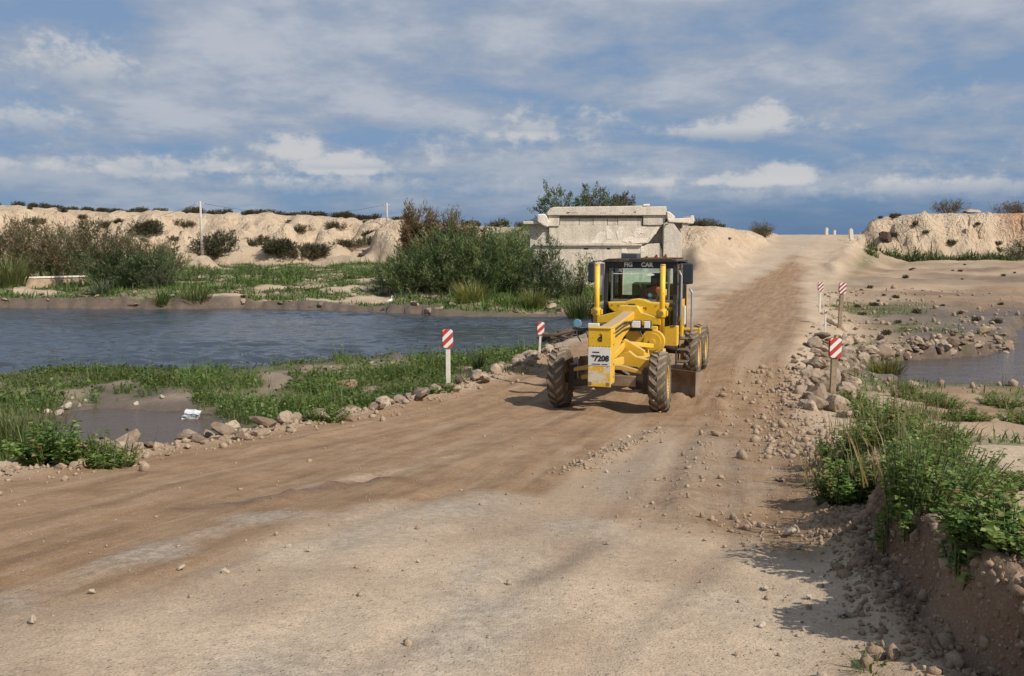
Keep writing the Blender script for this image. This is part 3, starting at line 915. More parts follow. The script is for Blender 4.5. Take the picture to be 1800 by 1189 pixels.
def stone_material(name, a, b_, dirt):
    m, T, b, out = new_mat(name)
    oi = T.node('ShaderNodeObjectInfo')
    geo = T.node('ShaderNodeNewGeometry')
    P = geo.outputs['Position']
    n = T.noise(P, 9.0, 4.0, 0.65)
    n2 = T.noise(P, 60.0, 3.0, 0.7)
    c = T.mix(oi.outputs['Random'], a, b_)
    c = T.mix(T.math('MULTIPLY', T.ramp(n, 0.42, 0.66), 0.65), c, dirt)
    s = T.ramp(n2, 0.3, 0.7, 0.82, 1.16)
    c = T.mix(1.0, c, T.combine(s, s, s), 'MULTIPLY')
    T.put(b.inputs['Base Color'], c)
    b.inputs['Roughness'].default_value = 0.92
    b.inputs['Specular IOR Level'].default_value = 0.2
    bn = T.node('ShaderNodeBump'); bn.inputs['Strength'].default_value = 0.5; bn.inputs['Distance'].default_value = 0.03
    T.l.new(T.math('ADD', n, T.math('MULTIPLY', n2, 0.35)), bn.inputs['Height'])
    T.l.new(bn.outputs[0], b.inputs['Normal'])
    return m


M_STONE = stone_material('rubble_stone', (0.16, 0.115, 0.082), (0.43, 0.33, 0.24), (0.17, 0.112, 0.072))
M_PALE = stone_material('pale_stone', (0.38, 0.31, 0.23), (0.52, 0.45, 0.36), (0.36, 0.28, 0.20))
M_BROWNSTONE = stone_material('brown_stone', (0.27, 0.165, 0.115), (0.30, 0.19, 0.13), (0.21, 0.13, 0.09))
M_YELLOWSTONE = stone_material('ochre_stone', (0.42, 0.32, 0.19), (0.44, 0.34, 0.20), (0.30, 0.21, 0.12))


def rock_mesh(name, seed, mat, planes=13, sub=2, flat=0.75):
    r = np.random.default_rng(seed)
    bm = bmesh.new()
    bmesh.ops.create_icosphere(bm, subdivisions=sub, radius=1.0)
    N = r.normal(size=(planes, 3)); N /= np.linalg.norm(N, axis=1)[:, None]
    D = r.uniform(0.36, 0.80, planes)
    ax = np.array([1.0, r.uniform(0.65, 0.95), r.uniform(0.45, flat)])
    for v in bm.verts:
        d = np.array(v.co); d /= np.linalg.norm(d)
        dots = N @ d
        k = dots > 0.12
        rad = min(1.05, (D[k] / dots[k]).min()) if k.any() else 1.0
        rad *= 1 + r.uniform(-0.03, 0.03)
        v.co = Vector(d * rad * ax)
    me = bpy.data.meshes.new(name)
    bm.to_mesh(me); bm.free()
    me.materials.append(mat)
    return me


ROCKS = [rock_mesh('stone_shape', 100 + i, M_STONE, planes=8) for i in range(9)]
ROCKS_B = [rock_mesh('block_shape', 150 + i, M_STONE, planes=8, sub=3, flat=0.85) for i in range(9)]


def put_rock(name, me, x, y, s, sink=0.3, rz=None, tilt=0.5, squash=1.0):
    z = gz(x, y)
    if rz is None: rz = random.uniform(0, 6.28)
    o = inst(name, me, (x, y, z + s * (0.55 - sink)), (random.uniform(-tilt, tilt), random.uniform(-tilt, tilt), rz), (s * random.uniform(0.85, 1.2), s * random.uniform(0.85, 1.15), s * squash * random.uniform(0.85, 1.15)))
    return o


def leaves_arrays(C, D, N, L, W, fold=0.25):
    """four-point folded leaves"""
    D = D / np.linalg.norm(D, axis=1)[:, None]
    S = np.cross(D, N); S /= (np.linalg.norm(S, axis=1)[:, None] + 1e-9)
    N2 = np.cross(S, D)
    L = L[:, None]; W = W[:, None]
    mid = C + D * L * 0.45
    v0, v2 = C, C + D * L
    v1 = mid + S * W * 0.5 + N2 * W * fold
    v3 = mid - S * W * 0.5 + N2 * W * fold
    V = np.stack([v0, v1, v2, v3], 1).reshape(-1, 3)
    b = np.arange(len(C))[:, None] * 4
    T = np.concatenate([b + np.array([0, 1, 2]), b + np.array([0, 2, 3])], 0)
    return V, T


def broad_arrays(C, D, N, L, W):
    """rounded leaves: six outline points, folded and drooping a little"""
    D = D / np.linalg.norm(D, axis=1)[:, None]
    S = np.cross(D, N); S /= (np.linalg.norm(S, axis=1)[:, None] + 1e-9)
    U = np.cross(S, D)
    L = L[:, None]; W = W[:, None]
    def P(a, s, u): return C + D * L * a + S * W * s + U * W * u
    V = np.stack([P(0, 0, 0), P(.28, .46, .16), P(.68, .42, .10), P(1, 0, -.22), P(.68, -.42, .10), P(.28, -.46, .16)], 1).reshape(-1, 3)
    b = np.arange(len(C))[:, None] * 6
    T = np.concatenate([b + np.array(k) for k in ((0, 1, 2), (0, 2, 3), (0, 3, 4), (0, 4, 5))], 0)
    return V, T


def blade_arrays(C, D, L, W, bend):
    """grass blades: two segments and a tip, bending over"""
    D = D / np.linalg.norm(D, axis=1)[:, None]
    up = np.array([0, 0, 1.0])
    H = D.copy(); H[:, 2] = 0
    H /= (np.linalg.norm(H, axis=1)[:, None] + 1e-6)
    S = np.cross(H, up)
    L = L[:, None]; W = W[:, None]; bend = bend[:, None]
    p1 = C + D * L * 0.5
    D2 = D + H * bend - up * bend * 0.5
    D2 /= np.linalg.norm(D2, axis=1)[:, None]
    p2 = p1 + D2 * L * 0.5
    V = np.stack([C - S * W * .5, C + S * W * .5, p1 + S * W * .38, p1 - S * W * .38, p2], 1).reshape(-1, 3)
    b = np.arange(len(C))[:, None] * 5
    T = np.concatenate([b + np.array(k) for k in ((0, 1, 2), (0, 2, 3), (3, 2, 4))], 0)
    return V, T


def tint_arr(cols, per):
    c = np.concatenate([cols, np.ones((len(cols), 1))], 1)
    return np.repeat(c, per, 0)


def pick(rng, pal, n, jit=0.22, w=None):
    pal = np.array(pal)
    k = rng.choice(len(pal), n, p=w)
    return pal[k] * rng.uniform(1 - jit, 1 + jit, (n, 1)) * rng.uniform(1 - jit * .3, 1 + jit * .3, (n, 3))


GREENS = [(0.090, 0.150, 0.034), (0.13, 0.19, 0.046), (0.065, 0.115, 0.030), (0.165, 0.20, 0.065)]
TAM = [(0.115, 0.165, 0.065), (0.155, 0.20, 0.082), (0.21, 0.245, 0.11), (0.08, 0.12, 0.052)]
TAMB = [(0.23, 0.15, 0.085), (0.19, 0.13, 0.07), (0.14, 0.115, 0.058), (0.28, 0.195, 0.115)]
DRY = [(0.30, 0.23, 0.12), (0.24, 0.19, 0.09), (0.16, 0.15, 0.055)]
REED = [(0.10, 0.14, 0.04), (0.15, 0.17, 0.055), (0.22, 0.20, 0.08), (0.07, 0.11, 0.03)]


def feather_arrays(rng, lobes, clumps, per, L, W, pal, up=0.7, spread=0.55, top_pal=None, top_z=1e9):
    """clumps of narrow sprays filling overlapping lobes (cx, cy, cz, rx, ry, rz)"""
    lob = np.array(lobes)
    vol = lob[:, 3] * lob[:, 5]; vol = vol / vol.sum()
    k = rng.choice(len(lob), clumps, p=vol)
    d = rng.normal(size=(clumps, 3)); d /= np.linalg.norm(d, axis=1)[:, None]
    rr = rng.uniform(0.25, 1.0, clumps) ** 0.5
    rr = rr * (1 + 0.28 * rng.normal(size=clumps).clip(-1, 1.4))
    c = lob[k, :3] + d * rr[:, None] * lob[k, 3:6]
    c[:, 2] = np.maximum(c[:, 2], 0.1)
    out = d * 0.6 + np.array([0, 0, up]); out /= np.linalg.norm(out, axis=1)[:, None]
    cc = pick(rng, pal, clumps, 0.25)
    if top_pal is not None:
        hot = c[:, 2] > top_z + rng.normal(size=clumps) * 0.5
        cc[hot] = pick(rng, top_pal, int(hot.sum()), 0.25)
    i = np.repeat(np.arange(clumps), per)
    n = len(i)
    t = rng.uniform(-0.3, 1.0, n)
    C = c[i] + out[i] * (t * L * 2.2)[:, None] + rng.normal(size=(n, 3)) * L * 0.33
    C[:, 2] = np.maximum(C[:, 2], 0.02)
    D = out[i] + rng.normal(size=(n, 3)) * spread
    N = rng.normal(size=(n, 3)) + np.array([0.4, -0.6, 0.6])
    V, T = leaves_arrays(C, D, N, L * rng.uniform(0.6, 1.4, n), W * rng.uniform(0.7, 1.4, n), 0.2)
    col = cc[i] * rng.uniform(0.75, 1.3, (n, 1))
    return V, T, tint_arr(col, 4)


def bush(name, label, cat, x, y, lobes, clumps, per, L, W, pal, seed, z=None, group=None, stems=7, **kw):
    rng = np.random.default_rng(seed)
    z = gz(x, y) - 0.05 if z is None else z
    root = empty(name, (x, y, z))
    tag(root, label, cat, group)
    V, T, tint = feather_arrays(rng, lobes, clumps, per, L, W, pal, **kw)
    mesh_np('foliage', V, tris=T, mat=M_LEAF, parent=root, attrs={'tint': tint})
    mb = MB()
    for i in range(stems):
        lb = lobes[rng.integers(len(lobes))]
        e = Vector((lb[0] + rng.uniform(-.6, .6) * lb[3], lb[1] + rng.uniform(-.6, .6) * lb[4], lb[2] + rng.uniform(0.2, .8) * lb[5]))
        s = Vector((e.x * 0.35 + rng.uniform(-.2, .2), e.y * 0.35, -0.1))
        m = s.lerp(e, 0.5) + Vector((rng.uniform(-.15, .15), rng.uniform(-.15, .15), 0.1))
        r = 0.03 + 0.012 * e.z
        mb.tube([s, m, e], [r, r * 0.7, r * 0.25], 6)
    mb.build('stem', M_WOOD, root)
    return root


def weed(name, label, cat, x, y, rad, h, n_stems, leaf, pal, seed, group=None, dry=0.08, z=None, lean=(0, 0), per=11):
    """broad-leaved plant: arching stems with leaves in turn along them"""
    rng = np.random.default_rng(seed)
    z = gz(x, y) - 0.02 if z is None else z
    root = empty(name, (x, y, z)); tag(root, label, cat, group)
    C, D, N, L, cols = [], [], [], [], []
    mb = MB()
    for s in range(n_stems):
        a = rng.uniform(0, 2 * math.pi); rr = rad * math.sqrt(rng.uniform(0.0, 1))
        b0 = np.array([math.cos(a) * rr * 0.6, math.sin(a) * rr * 0.6, 0.0])
        dz0 = gz(x + b0[0], y + b0[1]) - 0.02 - z
        if dz0 < -0.12: continue                                  # nothing roots in the face of the cut
        b0[2] = dz0
        tip = np.array([math.cos(a) * rr + lean[0], math.sin(a) * rr + lean[1], h * rng.uniform(0.55, 1.1) * (1 - 0.45 * (rr / rad) ** 2) + dz0])
        mid = (b0 + tip) / 2 + np.array([0, 0, 0.12 * h])
        ts = np.linspace(0.12, 1.0, per)
        pts = [(1 - t) ** 2 * b0 + 2 * t * (1 - t) * mid + t * t * tip for t in ts]
        mb.tube([Vector(b0 - np.array([0, 0, .05])), Vector(mid * 0.6 + (b0 + tip) * 0.2), Vector(tip)], [0.007, 0.005, 0.002], 4)
        col = np.array(pal[rng.integers(len(pal))]) * rng.uniform(0.8, 1.25)
        isdry = rng.random() < dry
        if isdry: col = np.array(DRY[rng.integers(3)])
        for j, p in enumerate(pts):
            for q in range(2):
                th = rng.uniform(0, 2 * math.pi)
                o = np.array([math.cos(th), math.sin(th), rng.uniform(0.0, 0.55)])
                C.append(p + rng.normal(size=3) * 0.012); D.append(o)
                N.append(np.array([0, 0, 1.0]) + rng.normal(size=3) * 0.3)
                L.append(leaf * rng.uniform(0.35, 1.15) * (1.15 - 0.5 * ts[j]))
                cols.append(col * rng.uniform(0.75, 1.3))
    C, D, N, L = np.array(C), np.array(D), np.array(N), np.array(L)
    V, T = broad_arrays(C, D, N, L, L * rng.uniform(0.35, 0.85, len(L)))
    mesh_np('leaves', V, tris=T, mat=M_LEAF, parent=root, attrs={'tint': tint_arr(np.array(cols), 6)})
    mb.build('stem', M_STALK, root, fix=False)
    return root


M_STALK = simple_mat('stalk', (0.10, 0.12, 0.04), 0.7, var=0.25, scale=10)


def tuft(name, label, cat, x, y, rad, h, n, wid, pal, seed, group=None, bend=0.7, z=None, lean=0.35, stalks=0):
    rng = np.random.default_rng(seed)
    z = gz(x, y) - 0.03 if z is None else z
    a = rng.uniform(0, 2 * math.pi, n); rr = rad * np.sqrt(rng.uniform(0, 1, n))
    C = np.stack([np.cos(a) * rr, np.sin(a) * rr, np.zeros(n)], -1)
    D = np.stack([np.cos(a) * lean * rr / rad, np.sin(a) * lean * rr / rad, np.ones(n)], -1) + rng.normal(size=(n, 3)) * 0.16
    V, T = blade_arrays(C, D, h * rng.uniform(0.45, 1.1, n), wid * rng.uniform(.7, 1.3, n), rng.uniform(0, bend, n))
    o = mesh_np(name, V, tris=T, mat=M_LEAF, attrs={'tint': tint_arr(pick(rng, pal, n), 5)})
    o.location = (x, y, z)
    tag(o, label, cat, group)
    return o


# ------------------------------------------------------------------ stones
def scatter_stones():
    # rubble thrown up along the left edge of the road
    n = 0
    while n < 285:
        y = 8.5 + 20 * random.random()
        d = random.gauss(0.55, 0.42)
        if d < -0.35 or d > 1.7: continue
        x = float(road_l(y)) - d
        s = min(0.30, 0.075 + random.expovariate(1 / 0.06)) * (1.0 if d > 0.1 else 0.6)
        if 13 < y < 26 and random.random() < 0.30: s = random.uniform(0.15, 0.27)
        o = put_rock('stone', random.choice(ROCKS), x, y, s, 0.18)
        big = 'large' if s > 0.16 else 'middling' if s > 0.09 else 'small'
        where = 'beside the puddle' if y < 14.5 else 'below the brown boulder' if y < 18.5 else 'before the nearest left marker' if y < 22.5 else 'left of the grader wheels'
        row = 'on the road side' if d < 0.4 else 'on the grass side'
        tag(o, '%s rubble stone %s of the left ridge, %s' % (big, row, where), 'stone', 'rubble stones along the left road edge')
        n += 1
    # heaped blocks along the right side of the crossing
    n = 0
    while n < 240:
        u, v = random.uniform(1370, 1570), random.uniform(592, 725)
        if random.random() < 0.40: u, v = random.uniform(1380, 1490), random.uniform(620, 690)
        elif random.random() < 0.25: u, v = random.uniform(1400, 1520), random.uniform(565, 630)
        edge = 1372 + (725 - v) * 0.28 if v > 640 else 1392 + (640 - v) * 0.5
        if u < edge: continue
        if u > 1500 and v > 655: continue
        if v > 700 and u > 1470: continue
        x, y, z = gpx(u, v)
        s = random.uniform(0.08, 0.20) if random.random() < 0.6 else random.uniform(0.20, 0.38)
        if u < edge + 25: s *= 0.5
        o = put_rock('block_stone', random.choice(ROCKS_B), x, y, s, 0.32)
        big = 'big' if s > 0.28 else 'medium' if s > 0.18 else 'small'
        where = 'behind' if v < 640 else 'level with' if v < 690 else 'in front of'
        sd_ = 'left of' if u < 1450 else 'right of'
        tag(o, '%s broken block in the right heap, %s and %s the nearest marker' % (big, sd_, where), 'stone', 'broken blocks heaped right of the crossing')
        n += 1
    # spit of stones running out to the right
    for i in range(110):
        t = random.random()
        u = 1490 + 290 * t
        v = 612 + random.gauss(0, 11) - 6 * t + (8 if t < .4 else 0)
        x, y, z = gpx(u, v)
        s = random.uniform(0.10, 0.36)
        o = put_rock('spit_stone', random.choice(ROCKS), x, y, s, 0.3)
        tag(o, '%s stone in the rocky spit by the stream, %s' % ('large' if s > 0.26 else 'medium' if s > 0.17 else 'small', 'near its road end' if t < .33 else 'midway along it' if t < .66 else 'near the yellowish boulder'), 'stone', 'stones of the rocky spit')
    # stones around the far shore
    for i in range(60):
        u = random.uniform(0, 1000)
        v = random.uniform(505, 545) + (u > 700) * 6
        x, y, z = gpx(u, v)
        if z < -0.97: continue
        o = put_rock('shore_stone', random.choice(ROCKS), x, y, random.uniform(0.15, 0.5), 0.35)
        tag(o, 'weathered pale stone on the far bank of the pond', 'stone', 'stones on the far pond bank')
    # white stones in the grass of the near bank
    pr = [rock_mesh('pale_shape', 300 + i, M_PALE) for i in range(3)]
    for u, v, s in ((690, 641, .13), (655, 640, .16), (636, 641, .12), (580, 648, .1), (738, 652, .13), (760, 643, .10), (752, 660, .13), (715, 668, .12), (735, 670, .10), (355, 688, .14), (285, 700, .12), (240, 712, .14), (390, 718, .12), (850, 652, .10), (128, 702, .14), (150, 706, .12),
                    (120, 720, .26), (85, 727, .16), (140, 715, .16), (105, 729, .2), (15, 745, .2), (10, 760, .18), (825, 650, .12), (895, 648, .10)):
        x, y, z = gpx(u, v)
        o = put_rock('pale_stone', random.choice(pr), x, y, s * 0.8, 0.3)
        tag(o, 'small whitish stone lying in the grass of the near bank', 'stone', 'whitish stones on the near bank')
    # singular ones
    br = rock_mesh('boulder_shape', 411, M_BROWNSTONE, planes=4, sub=3, flat=0.95)
    x, y, z = gpx(604, 688)
    tag(put_rock('boulder', br, x, y + 0.1, 0.44, 0.15, rz=0.4, tilt=0.05), 'rounded reddish brown boulder in the green plants left of the road', 'boulder')
    yr = rock_mesh('boulder_shape', 433, M_YELLOWSTONE, planes=22, sub=3, flat=0.85)
    x, y, z = gpx(1733, 588)
    tag(put_rock('boulder', yr, x, y, 0.58, 0.15, rz=2.6, tilt=0.05), 'large yellowish boulder on the mud beside the right stream', 'boulder')
    dk = rock_mesh('outcrop_shape', 455, stone_material('dark_outcrop', (0.10, 0.07, 0.05), (0.12, 0.085, 0.06), (0.06, 0.045, 0.035)), planes=9, sub=3, flat=0.95)
    x, _ = pxy(1556, 398, 107.5)
    tag(inst('rock_outcrop', dk, (x, 107.5, gz(x, 107.5) + .4), (0.2, 0.3, 1.0), (1.6, 1.3, 1.5)), 'dark brown rock outcrop at the left end of the right bluff', 'rock')
    x, _ = pxy(1714, 373, 116)
    tag(inst('pale_slab', pr[0], (x, 116, gz(x, 116) + .25), (0, 0.05, 0.3), (2.3, 1.4, 0.7)), 'pale flat slab lying on top of the right bluff', 'rock')
    # crumbled clods along the cut at right
    for i in range(90):
        y = 2.5 + 10.5 * random.random()
        if random.random() < 0.6:
            x = float(road_r(y)) + random.gauss(-0.22, 0.28)
        else:
            x = float(road_r(y)) + random.gauss(0.75, 0.3)
        s = 0.014 + random.expovariate(1 / 0.022)
        o = put_rock('clod', random.choice(ROCKS), x, y, min(s, 0.065), 0.25)
        tag(o, '%s earth clod %s the right cut bank, %s' % ('large' if s > 0.05 else 'small', 'on the lip of' if x > float(road_r(y)) + .3 else 'at the foot of', 'nearest the viewer' if y < 5 else 'below the leafy weeds' if y < 9 else 'at its far end'), 'clod', 'clods along the right cut bank')
    # stones lying on the road
    for u, v, s in ((505, 965, .035), (540, 972, .04), (56, 1097, .06), (395, 1012, .045), (160, 1046, .05), (1392, 945, .10), (1340, 1105, .035), (1345, 1040, .05), (735, 990, .03), (320, 1003, .045), (1090, 775, .05),
                    (1105, 770, .06), (1140, 762, .05), (1060, 790, .05), (1035, 800, .05), (1065, 832, .05), (1405, 968, .05), (1480, 1085, .05), (1420, 1055, .04), (1505, 1110, .035)):
        x, y, z = gpx(u, v)
        where = 'in the loose windrow before the grader' if v < 840 else 'by the foot of the right cut bank' if u > 1300 else 'on the pale crust in the left foreground' if v > 955 and u < 450 else 'in the foreground middle of the pale crust'
        tag(put_rock('road_stone', random.choice(pr), x, y, s * 0.8, 0.15), '%s loose stone lying on the road %s' % ('bigger' if s > .045 else 'little', where), 'stone', 'loose stones on the road')


scatter_stones()


def scatter_gravel():
    """loose grit and pebbles nobody could count"""
    bm = bmesh.new(); bmesh.ops.create_icosphere(bm, subdivisions=1, radius=1.0)
    bv = np.array([v.co[:] for v in bm.verts]); bf = np.array([[v.index for v in f.verts] for f in bm.faces]); bm.free()
    pts = []
    n = 6500
    y = 2.6 + 26 * RNG.random(n) ** 1.5
    xl, xr = road_l(y), road_r(y)
    k = RNG.random(n)
    x = np.where(k < 0.25, xl + (xr - xl) * RNG.random(n), np.where(k < 0.72, xl + np.abs(RNG.normal(size=n)) * 0.55 - 0.7, xr - np.abs(RNG.normal(size=n)) * 0.55 + 0.15))
    s = 0.003 + RNG.exponential(0.0042, n)
    s = np.minimum(s, 0.03) * np.where((k > .25) & (k < .72), 3.2, 1.0)
    ex, ey, es = [], [], []
    for line, m, w in ((WINDROW, 300, 0.15), (WINDROW2, 160, 0.22), ([rpx(1290, 900), rpx(1330, 930), rpx(1400, 960)], 120, .3)):
        L = np.array(line); seg = RNG.integers(0, len(L) - 1, m); t = RNG.random(m)[:, None]
        p = L[seg] * (1 - t) + L[seg + 1] * t + RNG.normal(size=(m, 2)) * w
        ex.append(p[:, 0]); ey.append(p[:, 1]); es.append(np.minimum(0.006 + RNG.exponential(0.009, m), 0.04))
    # rubble over the flats right of the crossing
    m = 950
    yy = 24 + 44 * RNG.random(m) ** 1.4; xx = road_r(yy) + 0.8 + np.abs(RNG.normal(size=m)) * 8
    ok = (poly_sd(xx, yy, STREAM) > 0.5)
    ex.append(xx[ok]); ey.append(yy[ok]); es.append(np.minimum(0.03 + RNG.exponential(0.04, int(ok.sum())), 0.18))
    # right shoulder rubble beyond the cut
    m = 900
    yy = 11 + 13 * RNG.random(m); ex.append(road_r(yy) + RNG.normal(size=m) * 0.55 - 0.1); ey.append(yy); es.append(np.minimum(0.010 + RNG.exponential(0.018, m), 0.08))
    x = np.concatenate([x] + ex); y = np.concatenate([y] + ey); s = np.concatenate([s] + es)
    z = lookup(x, y)
    n = len(x)
    sc = RNG.uniform(0.5, 1.35, (n, 1, 3)) * s[:, None, None]
    V = bv[None] * (1 + RNG.uniform(-0.38, 0.38, (n, len(bv), 1))) * sc
    a = RNG.uniform(0, 6.28, n); ca, sa = np.cos(a)[:, None], np.sin(a)[:, None]
    V = np.stack([V[:, :, 0] * ca - V[:, :, 1] * sa, V[:, :, 0] * sa + V[:, :, 1] * ca, V[:, :, 2]], -1)
    V += np.stack([x, y, z + s * 0.35], -1)[:, None, :]
    F = (bf[None] + (np.arange(n) * len(bv))[:, None, None]).reshape(-1, 3)
    o = mesh_np('gravel', V.reshape(-1, 3), tris=F, mat=M_GRAVEL)
    tag(o, 'loose grit and pebbles strewn over the dirt road', 'gravel', kind='stuff')


def scatter_crumbs():
    bm = bmesh.new(); bmesh.ops.create_icosphere(bm, subdivisions=1, radius=1.0)
    bv = np.array([v.co[:] for v in bm.verts]); bf = np.array([[v.index for v in f.verts] for f in bm.faces]); bm.free()
    n = 5600
    y = 2.0 + 10.5 * RNG.random(n)
    d = np.where(RNG.random(n) < 0.62, RNG.uniform(-0.12, 0.30, n), np.where(RNG.random(n) < 0.5, RNG.normal(-0.22, 0.13, n), RNG.normal(0.40, 0.12, n)))
    x = road_r(y) + d
    x = x - fbm(x * 0.55, y * 0.55, 3, 5) * 0.32
    z = lookup(x, y)
    s = np.minimum(0.006 + RNG.exponential(0.0085, n), 0.05)
    sc = RNG.uniform(0.5, 1.4, (n, 1, 3)) * s[:, None, None]
    V = bv[None] * (1 + RNG.uniform(-0.4, 0.4, (n, len(bv), 1))) * sc + np.stack([x, y, z + s * 0.1], -1)[:, None, :]
    F = (bf[None] + (np.arange(n) * len(bv))[:, None, None]).reshape(-1, 3)
    o = mesh_np('earth_crumbs', V.reshape(-1, 3), tris=F, mat=M_CRUMB)
    tag(o, 'crumbled brown earth on the face of the right cut bank', 'earth', kind='stuff')


M_CRUMB = stone_material('crumb_earth', (0.30, 0.21, 0.14), (0.30, 0.21, 0.14), (0.17, 0.11, 0.07))
scatter_crumbs()
M_GRAVEL = stone_material('gravel_stone', (0.36, 0.27, 0.19), (0.36, 0.27, 0.19), (0.22, 0.145, 0.09))
scatter_gravel()


# ------------------------------------------------------------------ ground cover (uncountable)
def cover(name, label, x0, x1, y0, y1, tries, hl, wid, pal, seed, gmin=0.35, clump=0.6, broad=0.0, xgt=None):
    rng = np.random.default_rng(seed)
    x = rng.uniform(x0, x1, tries); y = rng.uniform(y0, y1, tries)
    vis = np.abs(x) < (y + 6) * 0.66
    x, y = x[vis], y[vis]
    z = lookup(x, y)
    m1 = lookup(x, y, 'm1')
    keep = (m1[:, 1] > gmin + rng.uniform(-0.15, 0.35, len(x))) & (fbm(x * clump, y * clump, 3, seed) > rng.uniform(-0.9, 0.35, len(x)))
    for p, lv in ((POND, WATER_Z), (STREAM, STREAM_Z), (PUDDLE, PUDDLE_Z)):
        keep &= ~((poly_sd(x, y, p) < 1.0) & (z < lv + 0.01))
    x, y, z = x[keep], y[keep], z[keep]
    n = len(x)
    big = fbm(x * 0.35, y * 0.35, 3, seed + 5)
    hs = hl * rng.uniform(0.5, 1.3, n) * (1 + 0.8 * big.clip(-.8, 1.0)) * np.where(rng.random(n) < 0.07, 2.4, 1.0)
    C = np.stack([x, y, z - 0.02], -1)
    D = rng.normal(size=(n, 3)) * 0.45 + np.array([0, 0, 1.0])
    D[:, 2] = np.abs(D[:, 2])
    col = pick(rng, pal, n, 0.25) * (1 + 0.25 * big)[:, None]
    nb = int(n * broad)
    V1, T1 = blade_arrays(C[nb:], D[nb:], hs[nb:], wid * rng.uniform(.6, 1.4, n - nb), rng.uniform(0, .9, n - nb))
    t1 = tint_arr(col[nb:], 5)
    if nb:
        N = rng.normal(size=(nb, 3)) * 0.4 + np.array([0, 0, 1.0])
        Cb = C[:nb] + np.array([0, 0, 1.0]) * (hs[:nb] * rng.uniform(0.2, 0.9, nb))[:, None]
        D2 = D[:nb].copy(); D2[:, 2] *= 0.3
        lf = hl * 0.42 * rng.uniform(.6, 1.3, nb)
        V2, T2 = broad_arrays(Cb, D2 + 1e-3, N, lf, lf * 0.7)
        T2 = T2 + len(V1)
        V1 = np.concatenate([V1, V2]); T1 = np.concatenate([T1, T2]); t1 = np.concatenate([t1, tint_arr(col[:nb], 6)])
    o = mesh_np(name, V1, tris=T1, mat=M_LEAF, attrs={'tint': t1})
    tag(o, label, 'grass', kind='stuff')


cover('grass', 'short green grass and weeds on the near bank of the pond', -22, 3.5, 11.5, 34, 250000, 0.25, 0.015, GREENS + [(0.14, 0.15, 0.05)], 901, broad=0.22)
cover('ground_cover', 'low green creeping plants over the far bank flats', -80, 9, 52, 122, 330000, 0.34, 0.07, [(0.09, 0.155, 0.036), (0.13, 0.195, 0.05), (0.07, 0.12, 0.032), (0.16, 0.185, 0.065)], 902, clump=0.35)
cover('grass', 'patchy grass among the stones and sand right of the road', 3, 32, 5, 66, 150000, 0.20, 0.026, GREENS + [(0.18, 0.16, 0.07)], 903, gmin=0.4)
cover('ground_cover', 'green strip of low plants along the foot of the right bluff', 38, 92, 95, 112, 40000, 0.6, 0.12, [(0.07, 0.095, 0.03), (0.10, 0.115, 0.04), (0.05, 0.07, 0.025)], 904)


# ------------------------------------------------------------------ bushes, trees, reeds
def at(u, v, y):
    x, z = pxy(u, v, y)
    return x


